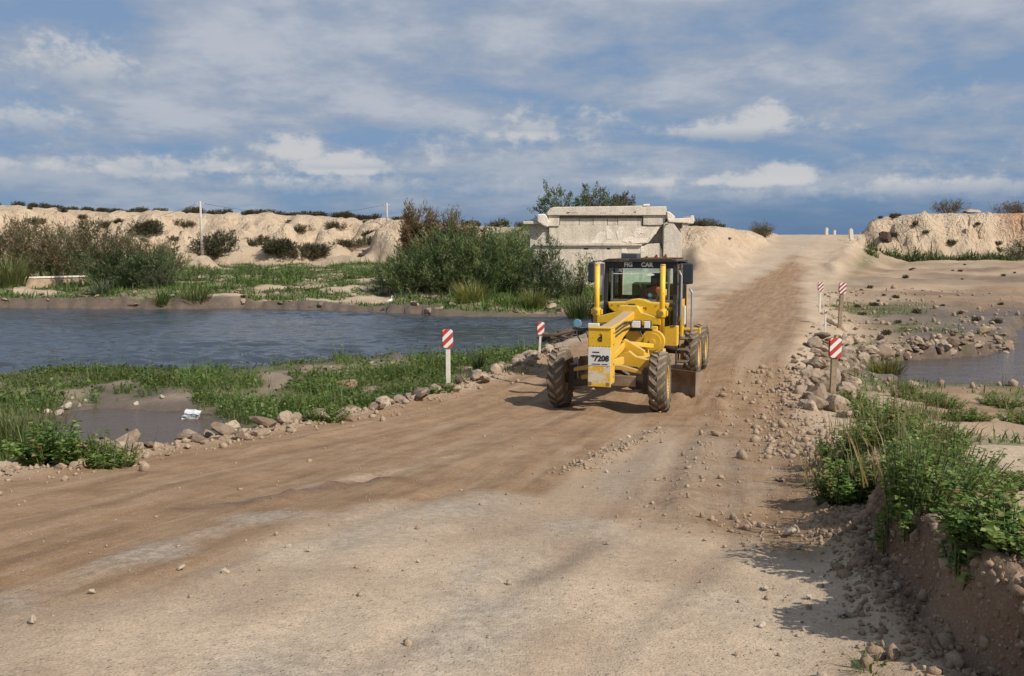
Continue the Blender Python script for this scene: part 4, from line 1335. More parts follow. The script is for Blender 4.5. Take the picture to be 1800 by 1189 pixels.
def build_bushes():
    G1 = 'bushes on the far bank'
    # big dark green thicket in front of the broken bridge
    y = 66
    k = y / FPX
    def lob(u0, u, v, ru, rv, rd, base_v):
        """lobe relative to root u0/base_v at distance y"""
        return ((u - u0) * k, random.uniform(-.4, .4), (base_v - v) * k, ru * k, rd, rv * k)
    bush('tamarisk_bush', 'largest dark green feathery bush on the far bank left of the broken bridge', 'bush', at(800, 490, y), y,
         [lob(800, 745, 450, 42, 40, 1.6, 490), lob(800, 790, 430, 55, 52, 2.0, 490), lob(800, 850, 432, 50, 50, 1.9, 490), lob(800, 710, 470, 34, 26, 1.2, 490), lob(800, 815, 465, 95, 28, 2.2, 490)],
         900, 26, 0.30, 0.055, TAM, 51, up=0.8, spread=0.5, z=gz(at(800, 490, y), y) - 0.1, top_pal=[(0.10, 0.115, 0.05), (0.08, 0.10, 0.045)], top_z=4.3)
    bush('tamarisk_bush', 'dark green feathery bush touching the left end of the broken bridge', 'bush', at(905, 488, y), y + 1.0,
         [lob(905, 895, 430, 34, 46, 1.5, 490), lob(905, 925, 455, 30, 32, 1.3, 490), lob(905, 880, 462, 36, 28, 1.4, 490)], 420, 26, 0.30, 0.055, TAM, 52, up=0.8)
    bush('tamarisk_bush', 'grey green open bush standing in front of the broken bridge wall', 'bush', at(965, 488, 63), 63.0,
         [lob(965, 962, 440, 22, 42, 1.0, 490), lob(965, 985, 468, 30, 22, 1.0, 490), lob(965, 945, 470, 22, 24, 1.0, 490)], 260, 22, 0.28, 0.05, [(0.10, 0.135, 0.07), (0.13, 0.16, 0.085), (0.08, 0.105, 0.055)], 53, up=0.9)
    bush('tamarisk_bush', 'tall rusty brown feathery tamarisk rising behind the large green bush', 'bush', at(745, 470, 72), 72.0,
         [lob(745, 722, 385, 15, 50, 1.0, 490), lob(745, 760, 388, 14, 46, 1.0, 490), lob(745, 735, 430, 34, 42, 1.2, 490)], 560, 26, 0.34, 0.055, TAMB, 54, up=1.1)
    bush('tamarisk_bush', 'second rusty brown tamarisk just right of the tallest one', 'bush', at(805, 470, 71), 71.0,
         [lob(805, 795, 394, 16, 40, 1.0, 490), lob(805, 825, 408, 22, 34, 1.0, 490)], 340, 26, 0.32, 0.055, TAMB + TAM[2:3], 55, up=1.1)
    bush('tamarisk_bush', 'low spiky dark bush at the left foot of the large green bush', 'bush', at(690, 485, 68), 68.0,
         [lob(690, 690, 462, 26, 22, 1.0, 490), lob(690, 712, 450, 18, 26, 0.9, 490)], 170, 22, 0.36, 0.05, TAM + [(0.12, 0.11, 0.06)], 56, up=0.6, spread=0.35)
    bush('tamarisk_bush', 'leaning bush with bare twigs just left of the yellow grader cab', 'bush', at(1010, 490, 64.5), 64.5,
         [lob(1010, 1005, 475, 26, 18, 0.9, 490), lob(1010, 1030, 452, 12, 22, 0.6, 490)], 120, 16, 0.30, 0.045, TAM + [(0.14, 0.115, 0.06)], 57, up=0.9, stems=14)
    # left group
    y = 72; k = y / FPX
    bush('tamarisk_bush', 'broad green tamarisk on the far bank at the left, tallest of its group', 'bush', at(215, 490, y), y,
         [lob(215, 175, 425, 36, 46, 1.8, 490), lob(215, 225, 440, 50, 44, 2.0, 490), lob(215, 275, 450, 40, 36, 1.6, 490), lob(215, 215, 468, 75, 24, 1.8, 490), lob(215, 155, 400, 12, 24, .8, 490)],
         760, 24, 0.32, 0.055, [(0.125, 0.165, 0.078), (0.16, 0.195, 0.098), (0.10, 0.135, 0.064)], 58, up=0.8, top_pal=[(0.15, 0.125, 0.068), (0.20, 0.15, 0.085), (0.11, 0.12, 0.06)], top_z=2.9)
    y = 80; k = y / FPX
    bush('tamarisk_bush', 'brownish feathery tamarisk behind the low white wall at far left', 'bush', at(85, 475, y), y,
         [lob(85, 60, 425, 44, 38, 2.0, 480), lob(85, 115, 430, 40, 36, 2.0, 480), lob(85, 85, 455, 70, 22, 2.0, 480)], 560, 24, 0.34, 0.06, [(0.21, 0.16, 0.095), (0.25, 0.19, 0.115), (0.16, 0.15, 0.08), (0.18, 0.165, 0.09)], 59, up=0.8)
    bush('tamarisk_bush', 'brownish tamarisk cut off by the left frame edge', 'bush', at(-15, 475, y), y + 2.0,
         [lob(-15, -10, 430, 50, 40, 2.0, 480), lob(-15, 20, 415, 20, 40, 1.6, 480)], 300, 24, 0.34, 0.06, [(0.19, 0.14, 0.08), (0.13, 0.115, 0.06)], 60, up=0.8)
    bush('tamarisk_bush', 'thin grey brown tamarisk at the right end of the left bush group', 'bush', at(300, 475, 78), 78.0,
         [lob(300, 300, 445, 24, 30, 1.2, 480)], 120, 22, 0.32, 0.055, TAMB[1:3] + TAM[2:3], 61, up=0.9)
    y = 70; k = y / FPX
    bush('dome_bush', 'low dome shaped grey green bush on the far bank below the utility pole', 'bush', at(280, 490, y), y, [lob(280, 280, 488, 26, 24, 1.1, 492)], 260, 18, 0.14, 0.05, [(0.11, 0.11, 0.065), (0.09, 0.10, 0.055)], 62, up=0.5)
    y = 84; k = y / FPX
    for i, (u, vb, w, h, lab) in enumerate(((350, 480, 40, 22, 'low green scrub at the foot of the nearer utility pole'), (440, 474, 44, 18, 'low green scrub on the flats right of the nearer utility pole'), (520, 470, 40, 12, 'flat green scrub midway between the two utility poles'),
                                           (640, 470, 40, 14, 'green scrub on the flats left of the spiky dark bush'))):
        bush('scrub_bush', lab, 'bush', at(u, vb, y), y, [(0, 0, h * k * .4, w * k, 1.4, h * k * .7)], 200, 20, 0.22, 0.05, TAM + GREENS[:2], 70 + i, up=0.5, stems=4, group=G1)
    # bush on the dunes
    for u, v, yy, w, h, lab, sd in ((380, 452, 124, 36, 40, 'large dark round bush on the dune slope beside the utility pole', 81), (258, 412, 150, 24, 18, 'dark bush low on the pale dune left of the utility pole', 82), (550, 450, 122, 24, 14, 'greyish scrub on the low sand mound before the dunes', 83), (490, 445, 122, 22, 16, 'greyish scrub hugging the gully of the middle dunes', 84)):
        k = yy / FPX
        x, yy, _ = gpx(u, v)
        k = yy / FPX
        bush('dune_bush', lab, 'bush', x, yy, [(-w * k * .3, 0, h * k * .30, w * k * .7, w * k * .8, h * k * .42), (w * k * .35, .3, h * k * .42, w * k * .55, w * k * .7, h * k * .5)], 260, 18, 0.40, 0.10, [(0.075, 0.072, 0.040), (0.105, 0.095, 0.055), (0.07, 0.08, 0.042)] if h > 15 else [(0.13, 0.105, 0.07), (0.10, 0.085, 0.05)], sd, up=0.5, stems=4)
    # scrub patches over the dunes and the knolls before them
    for i, (u, v, w, h, lab) in enumerate(((185, 400, 10, 7, 'brown scrub patch high on the dune above the broad green tamarisk'), (440, 432, 18, 8, 'grey brown scrub patch right of the bush beside the nearer pole'), (530, 410, 14, 9, 'steep dark scrub patch in the middle dune gully'), (590, 402, 16, 8, 'dark scrub patch high on the dune left of the farther pole'),
                                              (610, 436, 26, 7, 'grey scrub band low on the dune left of the farther pole'), (468, 428, 14, 9, 'scrub patch at the foot of the middle dunes'), (650, 430, 20, 8, 'brown scrub patch behind the spiky dark bush'), (320, 400, 16, 8, 'dark scrub patch just left of the nearer pole'), (60, 398, 14, 8, 'dark scrub patch on the dune at far left'), (515, 455, 26, 10, 'olive scrub at the foot of the sand knolls'))):
        x, yy, _ = gpx(u, v)
        k = yy / FPX
        bush('dune_scrub', lab, 'bush', x, yy, [(-w * k * .4, 0, h * k * .25, w * k * .6, w * k * .5, h * k * .5), (w * k * .4, .5, h * k * .2, w * k * .6, w * k * .5, h * k * .45)], 110, 16, 0.30, 0.08, [(0.11, 0.09, 0.055), (0.14, 0.115, 0.07), (0.085, 0.08, 0.045)], 960 + i, up=0.5, stems=5, group='scrub patches on the dunes')
    # scattered small dune shrubs: shared shapes, one object each
    shapes = []
    for s in range(5):
        rng = np.random.default_rng(500 + s)
        V, T, tint = feather_arrays(rng, [(0, 0, 0.35, 0.9, 0.8, 0.5), (rng.uniform(-.6, .6), 0, 0.3, 0.6, 0.6, 0.45)], 90, 14, 0.22, 0.09, [(0.085, 0.068, 0.042), (0.115, 0.092, 0.055), (0.07, 0.072, 0.04)], up=0.6)
        shapes.append(mesh_np('shrub_shape', V, tris=T, mat=M_LEAF, attrs={'tint': tint}, link=False))
    rng = random.Random(44)
    def shrub(x, y, s, lab, grp):
        o = inst('dune_shrub', rng.choice(shapes), (x, y, gz(x, y) - 0.1 * s), (0, 0, rng.uniform(0, 6.28)), (s, s, s * rng.uniform(0.7, 1.1)))
        tag(o, lab, 'shrub', grp)
    # crest line
    for i in range(125):
        x = -120 + 128 * rng.random()
        yt = float(np.interp(x, DX, DT))
        if x > -30 and rng.random() < 0.3: continue
        sz = rng.uniform(0.6, 1.2)
        u_ = CU + FPX * x / (yt + 3)
        shrub(x, yt + rng.uniform(-2.0, 9.0), sz, '%s dark shrub on the left dune crest, %s' % ('larger' if sz > 1.0 else 'middling' if sz > .8 else 'small', 'near the left frame edge' if u_ < 120 else 'well left of the nearer pole' if u_ < 240 else 'close to the nearer pole' if u_ < 400 else 'between the two poles' if u_ < 560 else 'close to the farther pole' if u_ < 720 else 'behind the large green bush'), 'shrubs along the dune crest')
    n = 0
    while n < 80:
        x = -118 + 118 * rng.random()
        yb, yt = float(np.interp(x, DX, DB)), float(np.interp(x, DX, DT))
        t = rng.random()
        y_ = yb + (yt - yb) * t
        if fbm(np.array([x * .08]), np.array([y_ * .08]), 2, 77)[0] < rng.uniform(-0.5, 0.3): continue
        u_ = CU + FPX * x / y_
        shrub(x, y_, rng.uniform(0.35, 0.9) * (1.2 if t < .4 else 1), 'dark shrub %s the left dune face, %s' % ('low on' if t < .35 else 'halfway up' if t < .7 else 'high on', 'near the left frame edge' if u_ < 120 else 'well left of the nearer pole' if u_ < 240 else 'close to the nearer pole' if u_ < 420 else 'between the two poles' if u_ < 590 else 'close to the farther pole'), 'shrubs dotted over the dune face')
        n += 1
    for i in range(18):
        x = 12 + 18 * rng.random()
        yt = float(np.interp(x, DX, DT))
        shrub(x, yt + rng.uniform(-4, 5), rng.uniform(0.25, 0.6), 'small brown shrub on the sandy bluff between bridge and ramp', 'shrubs on the bluff beside the ramp')
    for i in range(22):
        x = 47 + 34 * rng.random()
        y_ = rng.choice((115, 117, 108, 106, 110)) + rng.uniform(-2, 3)
        shrub(x, y_, rng.uniform(0.25, 0.65), 'small brown shrub on the pale bluff at the right', 'shrubs on the right bluff')
    for i in range(26):
        u, v = rng.uniform(1480, 1800), rng.uniform(462, 600)
        x, y_, z = gpx(u, v)
        if z < -0.8 or x < float(road_r(y_)) + 3: continue
        shrub(x, y_, rng.uniform(0.10, 0.28), 'small dark tussock on the right sand flats, %s' % ('near the far pair of markers' if u < 1560 else 'behind the rocky spit' if v > 540 else 'below the right bluff'), 'tussocks on the right sand flats')
    # twiggy bushes on the skyline at right, and beside the ramp
    for u, v, yy, w, h, lab, sd in ((1665, 378, 116, 26, 16, 'thin twiggy grey bush on top of the right bluff', 91), (1775, 376, 118, 30, 14, 'dense brown bush on the right bluff at the frame edge', 92), (1338, 415, 100, 16, 16, 'dry straw coloured bush at the left shoulder of the ramp crest', 93),
                                    (1790, 450, 104, 24, 24, 'dark olive bush at the foot of the right bluff by the frame edge', 94), (1240, 392, 100, 20, 8, 'low brown scrub on the bluff just right of the broken bridge', 95)):
        k = yy / FPX
        x, z = pxy(u, v, yy)
        bush('bluff_bush', lab, 'bush', x, yy, [(0, 0, h * k * .45, w * k, 1.2, h * k * .55)], 110, 16, 0.36, 0.045, [(0.15, 0.12, 0.085), (0.12, 0.10, 0.07), (0.19, 0.155, 0.10)] if sd != 94 else [(0.06, 0.07, 0.035), (0.08, 0.08, 0.04)], sd, up=1.0, stems=12)
    # trees behind the bridge
    for i, (u, vt, w, lab, pal) in enumerate(((985, 328, 40, 'bushy green tree rising behind the left half of the broken bridge', [(0.09, 0.13, 0.06), (0.12, 0.16, 0.075), (0.15, 0.17, 0.085)]),
                                             (1048, 330, 33, 'rounder olive tree behind the middle of the broken bridge', [(0.13, 0.145, 0.075), (0.16, 0.175, 0.09), (0.10, 0.12, 0.06)]),
                                             (1092, 342, 17, 'small thin brownish tree behind the bridge, right of the two green ones', [(0.14, 0.115, 0.07), (0.11, 0.10, 0.055)]))):
        yy = 92.0 + i
        k = yy / FPX
        x, zt = pxy(u, vt, yy)
        zg = gz(x, yy)
        root = empty('olive_tree', (x, yy, zg)); tag(root, lab, 'tree')
        H = zt - zg
        rng2 = np.random.default_rng(700 + i)
        lobes = [(0, 0, H - w * k * 0.75, w * k * .8, w * k * .7, w * k * .75), (-w * k * .55, .3, H - w * k * 1.05, w * k * .6, w * k * .6, w * k * .6), (w * k * .55, -.3, H - w * k * 1.1, w * k * .6, w * k * .6, w * k * .6), (0, 0, H - w * k * 1.6, w * k * .9, w * k * .7, w * k * .6)]
        V, T, tint = feather_arrays(rng2, lobes, 210 if i < 2 else 70, 22, 0.26, 0.09, pal, up=0.5, spread=0.8)
        mesh_np('crown', V, tris=T, mat=M_LEAF, parent=root, attrs={'tint': tint})
        mb = MB()
        mb.tube([(0, 0, -0.3), (0.1, 0, H * .3), (0.05, 0, H * .6), (0, 0, H * .85)], [.16, .13, .08, .03], 8)
        for a in range(6):
            th = a * 1.05
            mb.tube([(0.05, 0, H * (.35 + .05 * a)), (math.cos(th) * w * k * .4, math.sin(th) * .5, H * (.55 + .05 * a)), (math.cos(th) * w * k * .75, math.sin(th) * .9, H * (.65 + .05 * a))], [.06, .04, .015], 6)
        mb.build('trunk', M_WOOD, root)
    # reed clumps
    for nm, u, v, yy, w, h, n, wid, pal, lab, sd in (
            ('reed_clump', 18, 505, 70, 22, 78, 420, 0.06, [(0.13, 0.18, 0.05), (0.17, 0.21, 0.065), (0.30, 0.25, 0.14), (0.10, 0.14, 0.04)], 'tall green reeds with tan stems at the left frame edge on the far bank', 1),
            ('reed_clump', 830, 518, 59, 24, 52, 420, 0.055, [(0.30, 0.28, 0.10), (0.22, 0.23, 0.07), (0.36, 0.31, 0.14), (0.16, 0.19, 0.055)], 'yellow green reed clump on the far bank below the large bush', 2),
            ('reed_clump', 938, 532, 57, 17, 46, 320, 0.055, [(0.26, 0.26, 0.09), (0.20, 0.22, 0.07), (0.15, 0.19, 0.055)], 'pale green reed clump near the water left of the grader', 3),
            ('reed_clump', 284, 540, 61.5, 10, 44, 90, 0.05, GREENS, 'fan shaped green reed at the water edge of the far bank', 4),
            ('reed_clump', 178, 505, 66, 14, 46, 150, 0.06, [(0.16, 0.18, 0.11), (0.12, 0.15, 0.08)], 'pale silvery reed in front of the broad green tamarisk', 5),
            ('reed_clump', 345, 530, 62, 22, 32, 200, 0.06, REED, 'yellowish green reed patch on the far pond bank right of the fan shaped one', 6),
            ('reed_clump', 1020, 562, 52, 22, 56, 300, 0.045, [(0.08, 0.10, 0.035), (0.14, 0.14, 0.055), (0.06, 0.08, 0.03)], 'tall olive reeds on the shore directly behind the grader front wheel', 7),
            ('reed_clump', 1555, 648, 29.0, 26, 44, 300, 0.035, [(0.20, 0.19, 0.07), (0.14, 0.15, 0.05), (0.27, 0.23, 0.10)], 'arching yellow green grass clump among the rocks by the right stream', 8)):
        k = yy / FPX
        x = at(u, v, yy)
        tuft(nm, lab, 'reeds', x, yy, w * k, h * k, n, wid, pal, 600 + sd, bend=0.9, lean=0.5, z=max(gz(x, yy), -0.98) - 0.05)


build_bushes()


def build_near_plants():
    W = 'leafy weeds on the cut bank at right'
    F = [(0.13, 0.205, 0.048), (0.18, 0.25, 0.065), (0.095, 0.165, 0.045), (0.23, 0.28, 0.095)]
    # plants on the bank at the right (u, v of base, radius, height, stems, leaf)
    for i, (u, v, rad, h, n, lf, lab) in enumerate((
            (1490, 885, .34, .44, 48, .075, 'leafy green weed at the left front corner of the plant mass on the right bank'),
            (1500, 810, .46, .52, 50, .080, 'leafy weed hanging over the road at the upper left of the right bank'),
            (1560, 800, .60, .58, 64, .072, 'tall leafy weed in the middle of the plant mass on the right bank'),
            (1600, 890, .55, .48, 120, .055, 'broad bright green mound of weeds at the front of the right bank'),
            (1665, 860, .48, .42, 85, .055, 'bright green mound of weeds right of the broad one on the bank'),
            (1635, 790, .50, .36, 60, .06, 'leafy weed at the back of the plant mass on the right bank'),
            (1535, 735, .55, .50, 44, .085, 'dark leafy weed at the far end of the right bank'),
            (1720, 890, .30, .22, 38, .055, 'small leafy weed right of the bright green mounds'),
            (1772, 965, .30, .24, 70, .062, 'dark green leafy plant at the right frame edge above the cut'),
            (1690, 965, .26, .22, 40, .05, 'small weed at the lip of the cut left of the frame edge plant'),
            (1560, 940, .24, .26, 40, .05, 'small weed hanging over the lip of the cut bank'),
            (1590, 700, .45, .62, 34, .06, 'tall thin weed with spikes beside the right stream'),
            (1500, 705, .40, .35, 40, .055, 'straggly weed at the foot of the nearest right marker post'),
            (1660, 715, .55, .35, 46, .06, 'low weed on the sand before the right stream'),
            (1760, 715, .60, .30, 50, .06, 'flat green plant on the sand at right before the stream'),
            (1620, 705, .6, .32, 40, .07, 'low weed on the near shore of the right stream, right of the tall thin one'),
            (1700, 740, .5, .28, 40, .07, 'low weed on the sand behind the bright green mounds'),
            (1790, 745, .5, .30, 40, .07, 'low weed on the sand at the right frame edge'),
            (1770, 855, .30, .15, 26, .06, 'flat green rosette on the sand near the right frame edge'))):
        x, y, z = gpx(u, v)
        weed('weed_plant', lab, 'weed', x, y, rad, h, int(n * 1.7), lf * 0.95, F, 800 + i, group=W, dry=0.20 if i not in (3, 4, 8) else 0.06, z=z - 0.03)
    # dry stems standing among them
    for i, (u, v, lab) in enumerate(((1590, 850, 'dry twigs standing in the broad green mound on the right bank'), (1640, 780, 'dry twigs at the back right of the bank weeds'), (1470, 850, 'dry stalks at the road side of the bank weeds'), (1565, 760, 'dry straw stalks among the weeds in the middle of the right bank'), (1620, 735, 'dry straw stalks at the back of the right bank weeds'), (1500, 770, 'dry straw stalks at the left of the right bank weeds'))):
        x, y, z = gpx(u, v)
        tuft('dry_stalks', lab, 'stalks', x, y, .35, .60, 60, .012, DRY, 840 + i, z=z, bend=.5)
    x, y, z = gpx(1530, 1180)
    tuft('grass_sprig', 'small green grass sprig at the bottom of the cut in the foreground', 'grass', x, y, .05, .13, 26, .011, [(0.10, 0.16, 0.04), (0.13, 0.19, 0.05)], 851, bend=1.0, lean=0.9)
    # left bank
    for i, (u, v, rad, h, n, lf, lab) in enumerate((
            (100, 815, .55, .55, 70, .11, 'round leafed dark green plant at the road edge, lower left'),
            (185, 820, .42, .35, 34, .08, 'straggly green weed right of the round leafed plant at lower left'),
            (520, 725, .85, .50, 110, .085, 'bright green leafy mass on the near bank left of the brown boulder'),
            (450, 722, .75, .42, 80, .085, 'leafy green patch at the right end of the puddle'),
            (565, 690, .80, .45, 90, .085, 'leafy green patch just left of the brown boulder'),
            (570, 738, .50, .32, 60, .07, 'dark green weed above the rubble left of the brown boulder'),
            (690, 690, .70, .30, 60, .07, 'low green weeds between the brown boulder and the nearest left marker'),
            (760, 690, .60, .26, 50, .065, 'low green weeds at the foot of the nearest left marker post'),
            (640, 712, .50, .30, 44, .07, 'green weeds in front of the brown boulder'))):
        x, y, z = gpx(u, v)
        weed('weed_plant', lab, 'weed', x, y, rad, h, n, lf, F, 860 + i, group='leafy weeds on the left bank', dry=0.03, z=z - 0.03)
    for i, (u, v, rad, h, n, wid, pal, lab) in enumerate((
            (40, 790, .75, 1.05, 420, .016, [(0.11, 0.135, 0.045), (0.15, 0.165, 0.06), (0.20, 0.18, 0.085), (0.08, 0.11, 0.03)], 'tall grass clump at the left frame edge beside the puddle'),
            (5, 770, .6, .80, 200, .016, REED, 'grass clump cut off by the left frame edge'),
            (190, 815, .32, .60, 60, .014, REED, 'thin grass stalks at the road edge before the puddle'),
            (530, 725, .30, .75, 40, .020, [(0.12, 0.17, 0.05), (0.16, 0.20, 0.07)], 'long bright reed blades in the leafy mass on the near bank'),
            (590, 722, .30, .70, 40, .020, [(0.12, 0.17, 0.05), (0.16, 0.20, 0.07)], 'long bright reed blades in front of the brown boulder'),
            (420, 745, .35, .50, 60, .016, REED, 'grass tuft at the right end of the puddle'),
            (165, 672, .4, .65, 90, .02, REED, 'light green grass tuft at the pond edge on the left'),
            (208, 668, .3, .55, 70, .02, GREENS, 'dark grass tuft at the pond edge on the left'),
            (60, 676, .6, .5, 120, .02, REED, 'low grass tuft at the pond edge near the left frame edge'),
            (682, 668, .5, .62, 130, .02, GREENS + REED[:1], 'upright grass tuft on the near bank behind the brown boulder'),
            (842, 655, .16, .95, 70, .03, [(0.035, 0.05, 0.02), (0.05, 0.065, 0.025)], 'dark upright reeds between the two left markers'),
            (905, 655, .4, .45, 60, .018, DRY + GREENS[:1], 'dry grass tuft near the farther left marker'),
            (815, 640, .4, .4, 60, .02, GREENS, 'small dark tuft on the pond edge behind the nearest left marker'))):
        x, y, z = gpx(u, v)
        tuft('grass_tuft', lab, 'grass', x, y, rad, h, n, wid, pal, 880 + i, group='grass tufts on the left bank', z=max(z, -0.95) - 0.03)


build_near_plants()
# ------------------------------------------------------------------ broken bridge
def concrete(name, a, b_, stain, bump=0.35):
    m, T, b, out = new_mat(name)
    tc = T.node('ShaderNodeTexCoord')
    geo = T.node('ShaderNodeNewGeometry')
    P = geo.outputs['Position']
    n = T.noise(P, 0.9, 5.0, 0.6)
    n2 = T.noise(T.vmath('MULTIPLY', P, (2.2, 2.2, 0.35)), 1.0, 4.0, 0.65)
    n3 = T.noise(P, 7.0, 4.0, 0.7)
    c = T.mix(T.ramp(n, 0.3, 0.7), a, b_)
    c = T.mix(T.math('MULTIPLY', T.ramp(n2, 0.48, 0.70), 0.7), c, stain)
    s = T.ramp(n3, 0.25, 0.75, 0.82, 1.15)
    c = T.mix(1.0, c, T.combine(s, s, s), 'MULTIPLY')
    T.put(b.inputs['Base Color'], c)
    b.inputs['Roughness'].default_value = 0.92
    b.inputs['Specular IOR Level'].default_value = 0.2
    bn = T.node('ShaderNodeBump'); bn.inputs['Strength'].default_value = bump; bn.inputs['Distance'].default_value = 0.15
    T.l.new(T.math('ADD', T.math('MULTIPLY', n3, 0.6), n), bn.inputs['Height'])
    T.l.new(bn.outputs[0], b.inputs['Normal'])
    return m


M_CONC = concrete('weathered_concrete', (0.62, 0.535, 0.42), (0.70, 0.615, 0.495), (0.47, 0.39, 0.30))
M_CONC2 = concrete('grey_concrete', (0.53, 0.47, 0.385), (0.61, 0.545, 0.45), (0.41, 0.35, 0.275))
M_SPALL = concrete('spalled_concrete', (0.74, 0.65, 0.53), (0.80, 0.72, 0.60), (0.64, 0.54, 0.43), 0.5)
M_HOLE = simple_mat('drain_hole', (0.03, 0.025, 0.02), 0.95)


def build_bridge():
    Y = 75.0
    k = Y / FPX
    U0 = 1065

    def P(u, v):
        x, z = pxy(u, v, Y)
        return ((u - U0) * k, z)
    root = empty('bridge_abutment', (pxy(U0, 460, Y)[0], Y, 0.0))
    tag(root, 'broken pale concrete bridge end standing behind the grader, beside the green thicket', 'bridge')

    def slab(name, pts, y0, y1, mat, bevel=0.04):
        mb = MB()
        mb.prism([P(u, v) for u, v in pts], y0, y1, 'Y')
        return mb.build(name, mat, root, bevel)
    # crown beam with rounded left end
    slab('crown_beam', [(962, 379), (962, 374), (966, 367), (973, 364.5), (1110, 362.5), (1126, 362), (1126, 364), (1168, 363.2), (1170, 379)], -0.30, 3.2, M_CONC, 0.06)
    slab('crown_block', [(1129, 362.2), (1130, 359), (1141, 358), (1142, 362.0)], 0.4, 1.6, M_SPALL, 0.05)
    # recessed course made of cast blocks
    edges = [984, 1018, 1042, 1067, 1085, 1128]
    for a, b in zip(edges[:-1], edges[1:]):
        slab('cast_block', [(a + 0.4, 396), (a + 0.4, 384), (b - 0.4, 384), (b - 0.4, 396)], 0.06 + random.uniform(-.02, .02), 0.9, M_CONC, 0.02)
    slab('end_block', [(964, 398), (964, 379.5), (983, 379.5), (983, 398)], -0.12, 2.5, M_CONC, 0.03)
    slab('end_block', [(1129, 396), (1129, 379.5), (1169, 379.5), (1166, 396)], -0.12, 2.5, M_CONC2, 0.03)
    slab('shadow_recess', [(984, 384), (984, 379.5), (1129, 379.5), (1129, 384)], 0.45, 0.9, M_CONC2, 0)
    # main wall with a broken lower right corner, ledge and plinth
    slab('wall', [(965, 428), (965, 396.5), (1163, 396.5), (1156, 404), (1146, 418), (1138, 428)], 0.0, 2.4, M_CONC, 0.04)
    slab('wall', [(1138, 430), (1148, 418), (1164, 398), (1170, 398), (1170, 430)], 0.9, 2.4, M_CONC2, 0.03)
    lg = [(930, 428.5), (930, 432), (1128, 433), (1160, 431)]
    slab('ledge', [(940, 432.5), (940, 427), (1010, 428), (1060, 426.8), (1100, 428), (1125, 430), (1128, 432.5)], -0.32, 0.2, M_CONC2, 0.05)
    slab('plinth', [(938, 520), (938, 433), (1130, 433), (1140, 429), (1158, 428), (1163, 440), (1163, 520)], -0.10, 2.6, M_CONC, 0.05)
    # spalled patches: thin proud flakes of clean concrete
    for pts in ([(1039, 427), (1049, 411), (1058, 406.5), (1063, 409), (1061, 420), (1056, 427)], [(1064, 400), (1069, 398.5), (1074, 405), (1077, 416), (1074, 421), (1066, 421)], [(1082, 408), (1087, 399.5), (1093, 398), (1095, 402), (1090, 416), (1085, 420)],
                [(1111, 414), (1116, 402), (1126, 399), (1135, 397.5), (1137, 406), (1132, 412), (1124, 410), (1118, 419)], [(1140, 418), (1146, 404), (1152, 399), (1158, 399), (1152, 411), (1141, 420)], [(1092, 424), (1097, 418.5), (1104, 418), (1107, 423), (1101, 427)],
                [(1101, 419), (1110, 416), (1120, 420), (1138, 419), (1134, 427), (1110, 428)]):
        slab('spalled_patch', pts, -0.02 - random.uniform(0, .015), 0.3, M_SPALL, 0.008)
    for pts in ([(1091, 445), (1092, 434), (1101, 434), (1100, 445)], [(1125, 444), (1126, 434.5), (1131, 434), (1130, 444)]):
        slab('spalled_patch', pts, -0.13, 0.3, M_SPALL, 0.01)
    for u, v, w in ((1026, 437.5, 8), (1066.5, 437.5, 5)):
        slab('drain_hole', [(u, v + 1.4), (u, v - 1.2), (u + w, v - 1.2), (u + w, v + 1.4)], -0.115, 0.1, M_HOLE, 0)
    for u, v, w in ((994, 374.4, 7), (1002, 373.8, 14), (1054, 374, 13), (1087, 374, 11), (1112, 373.2, 4)):
        slab('chipped_spot', [(u, v + .8), (u + w * .3, v - .7), (u + w, v - .9), (u + w * .8, v + .7)], -0.325, 0.0, M_HOLE if w < 10 else M_CONC2, 0)
    # left pier with overhanging cap and a tilted block on it
    slab('pier', [(932, 470), (932, 395), (964.5, 395), (964.5, 470)], 0.25, 2.9, M_CONC2, 0.04)
    slab('cap_slab', [(920, 394.5), (919.5, 389.5), (950, 388.6), (964, 392), (964, 394.8), (946, 394.8)], -0.25, 3.3, M_CONC, 0.05)
    slab('tilted_block', [(945, 391), (944, 377.5), (957, 376.5), (961, 381), (965, 391), (963, 400), (955, 397.5)], -0.55, 1.4, M_SPALL, 0.08)
    # right pier, broken cap, dark hollow below it
    slab('pier', [(1164, 520), (1164, 394), (1176, 386), (1194, 411), (1196, 411), (1196, 520)], -0.35, 2.8, M_CONC2, 0.04)
    slab('pier', [(1171, 412), (1171, 379.5), (1178, 390), (1179, 412)], -0.20, 2.0, M_CONC, 0.03)
    slab('pier_core', [(1177, 411), (1176, 391), (1197, 391), (1196, 411)], 0.65, 2.6, M_CONC2, 0.02)
    slab('cap_slab', [(1172, 391), (1170, 385), (1189, 384.5), (1209, 383.5), (1211, 379.5), (1215, 379), (1217, 388), (1215, 394), (1196, 392.5), (1180, 391.5)], -0.45, 3.0, M_SPALL, 0.06)
    slab('broken_fragment', [(1169.5, 385), (1168.5, 372), (1174, 373), (1181, 379), (1184, 383), (1176, 388)], -0.40, 1.2, M_SPALL, 0.07)
    slab('cap_bracket', [(1196.5, 402), (1196.5, 393), (1208, 394), (1206, 401)], -0.30, 1.8, M_CONC2, 0.03)
    mb = MB()
    mb.tube([((1160 - U0) * k, -0.05, P(1160, 396)[1]), ((1167 - U0) * k, -0.30, P(1167, 394.5)[1]), ((1170 - U0) * k, -0.6, P(1170, 395)[1])], 0.05, 6)
    mb.build('bent_rebar', M_DEAD, root)


build_bridge()


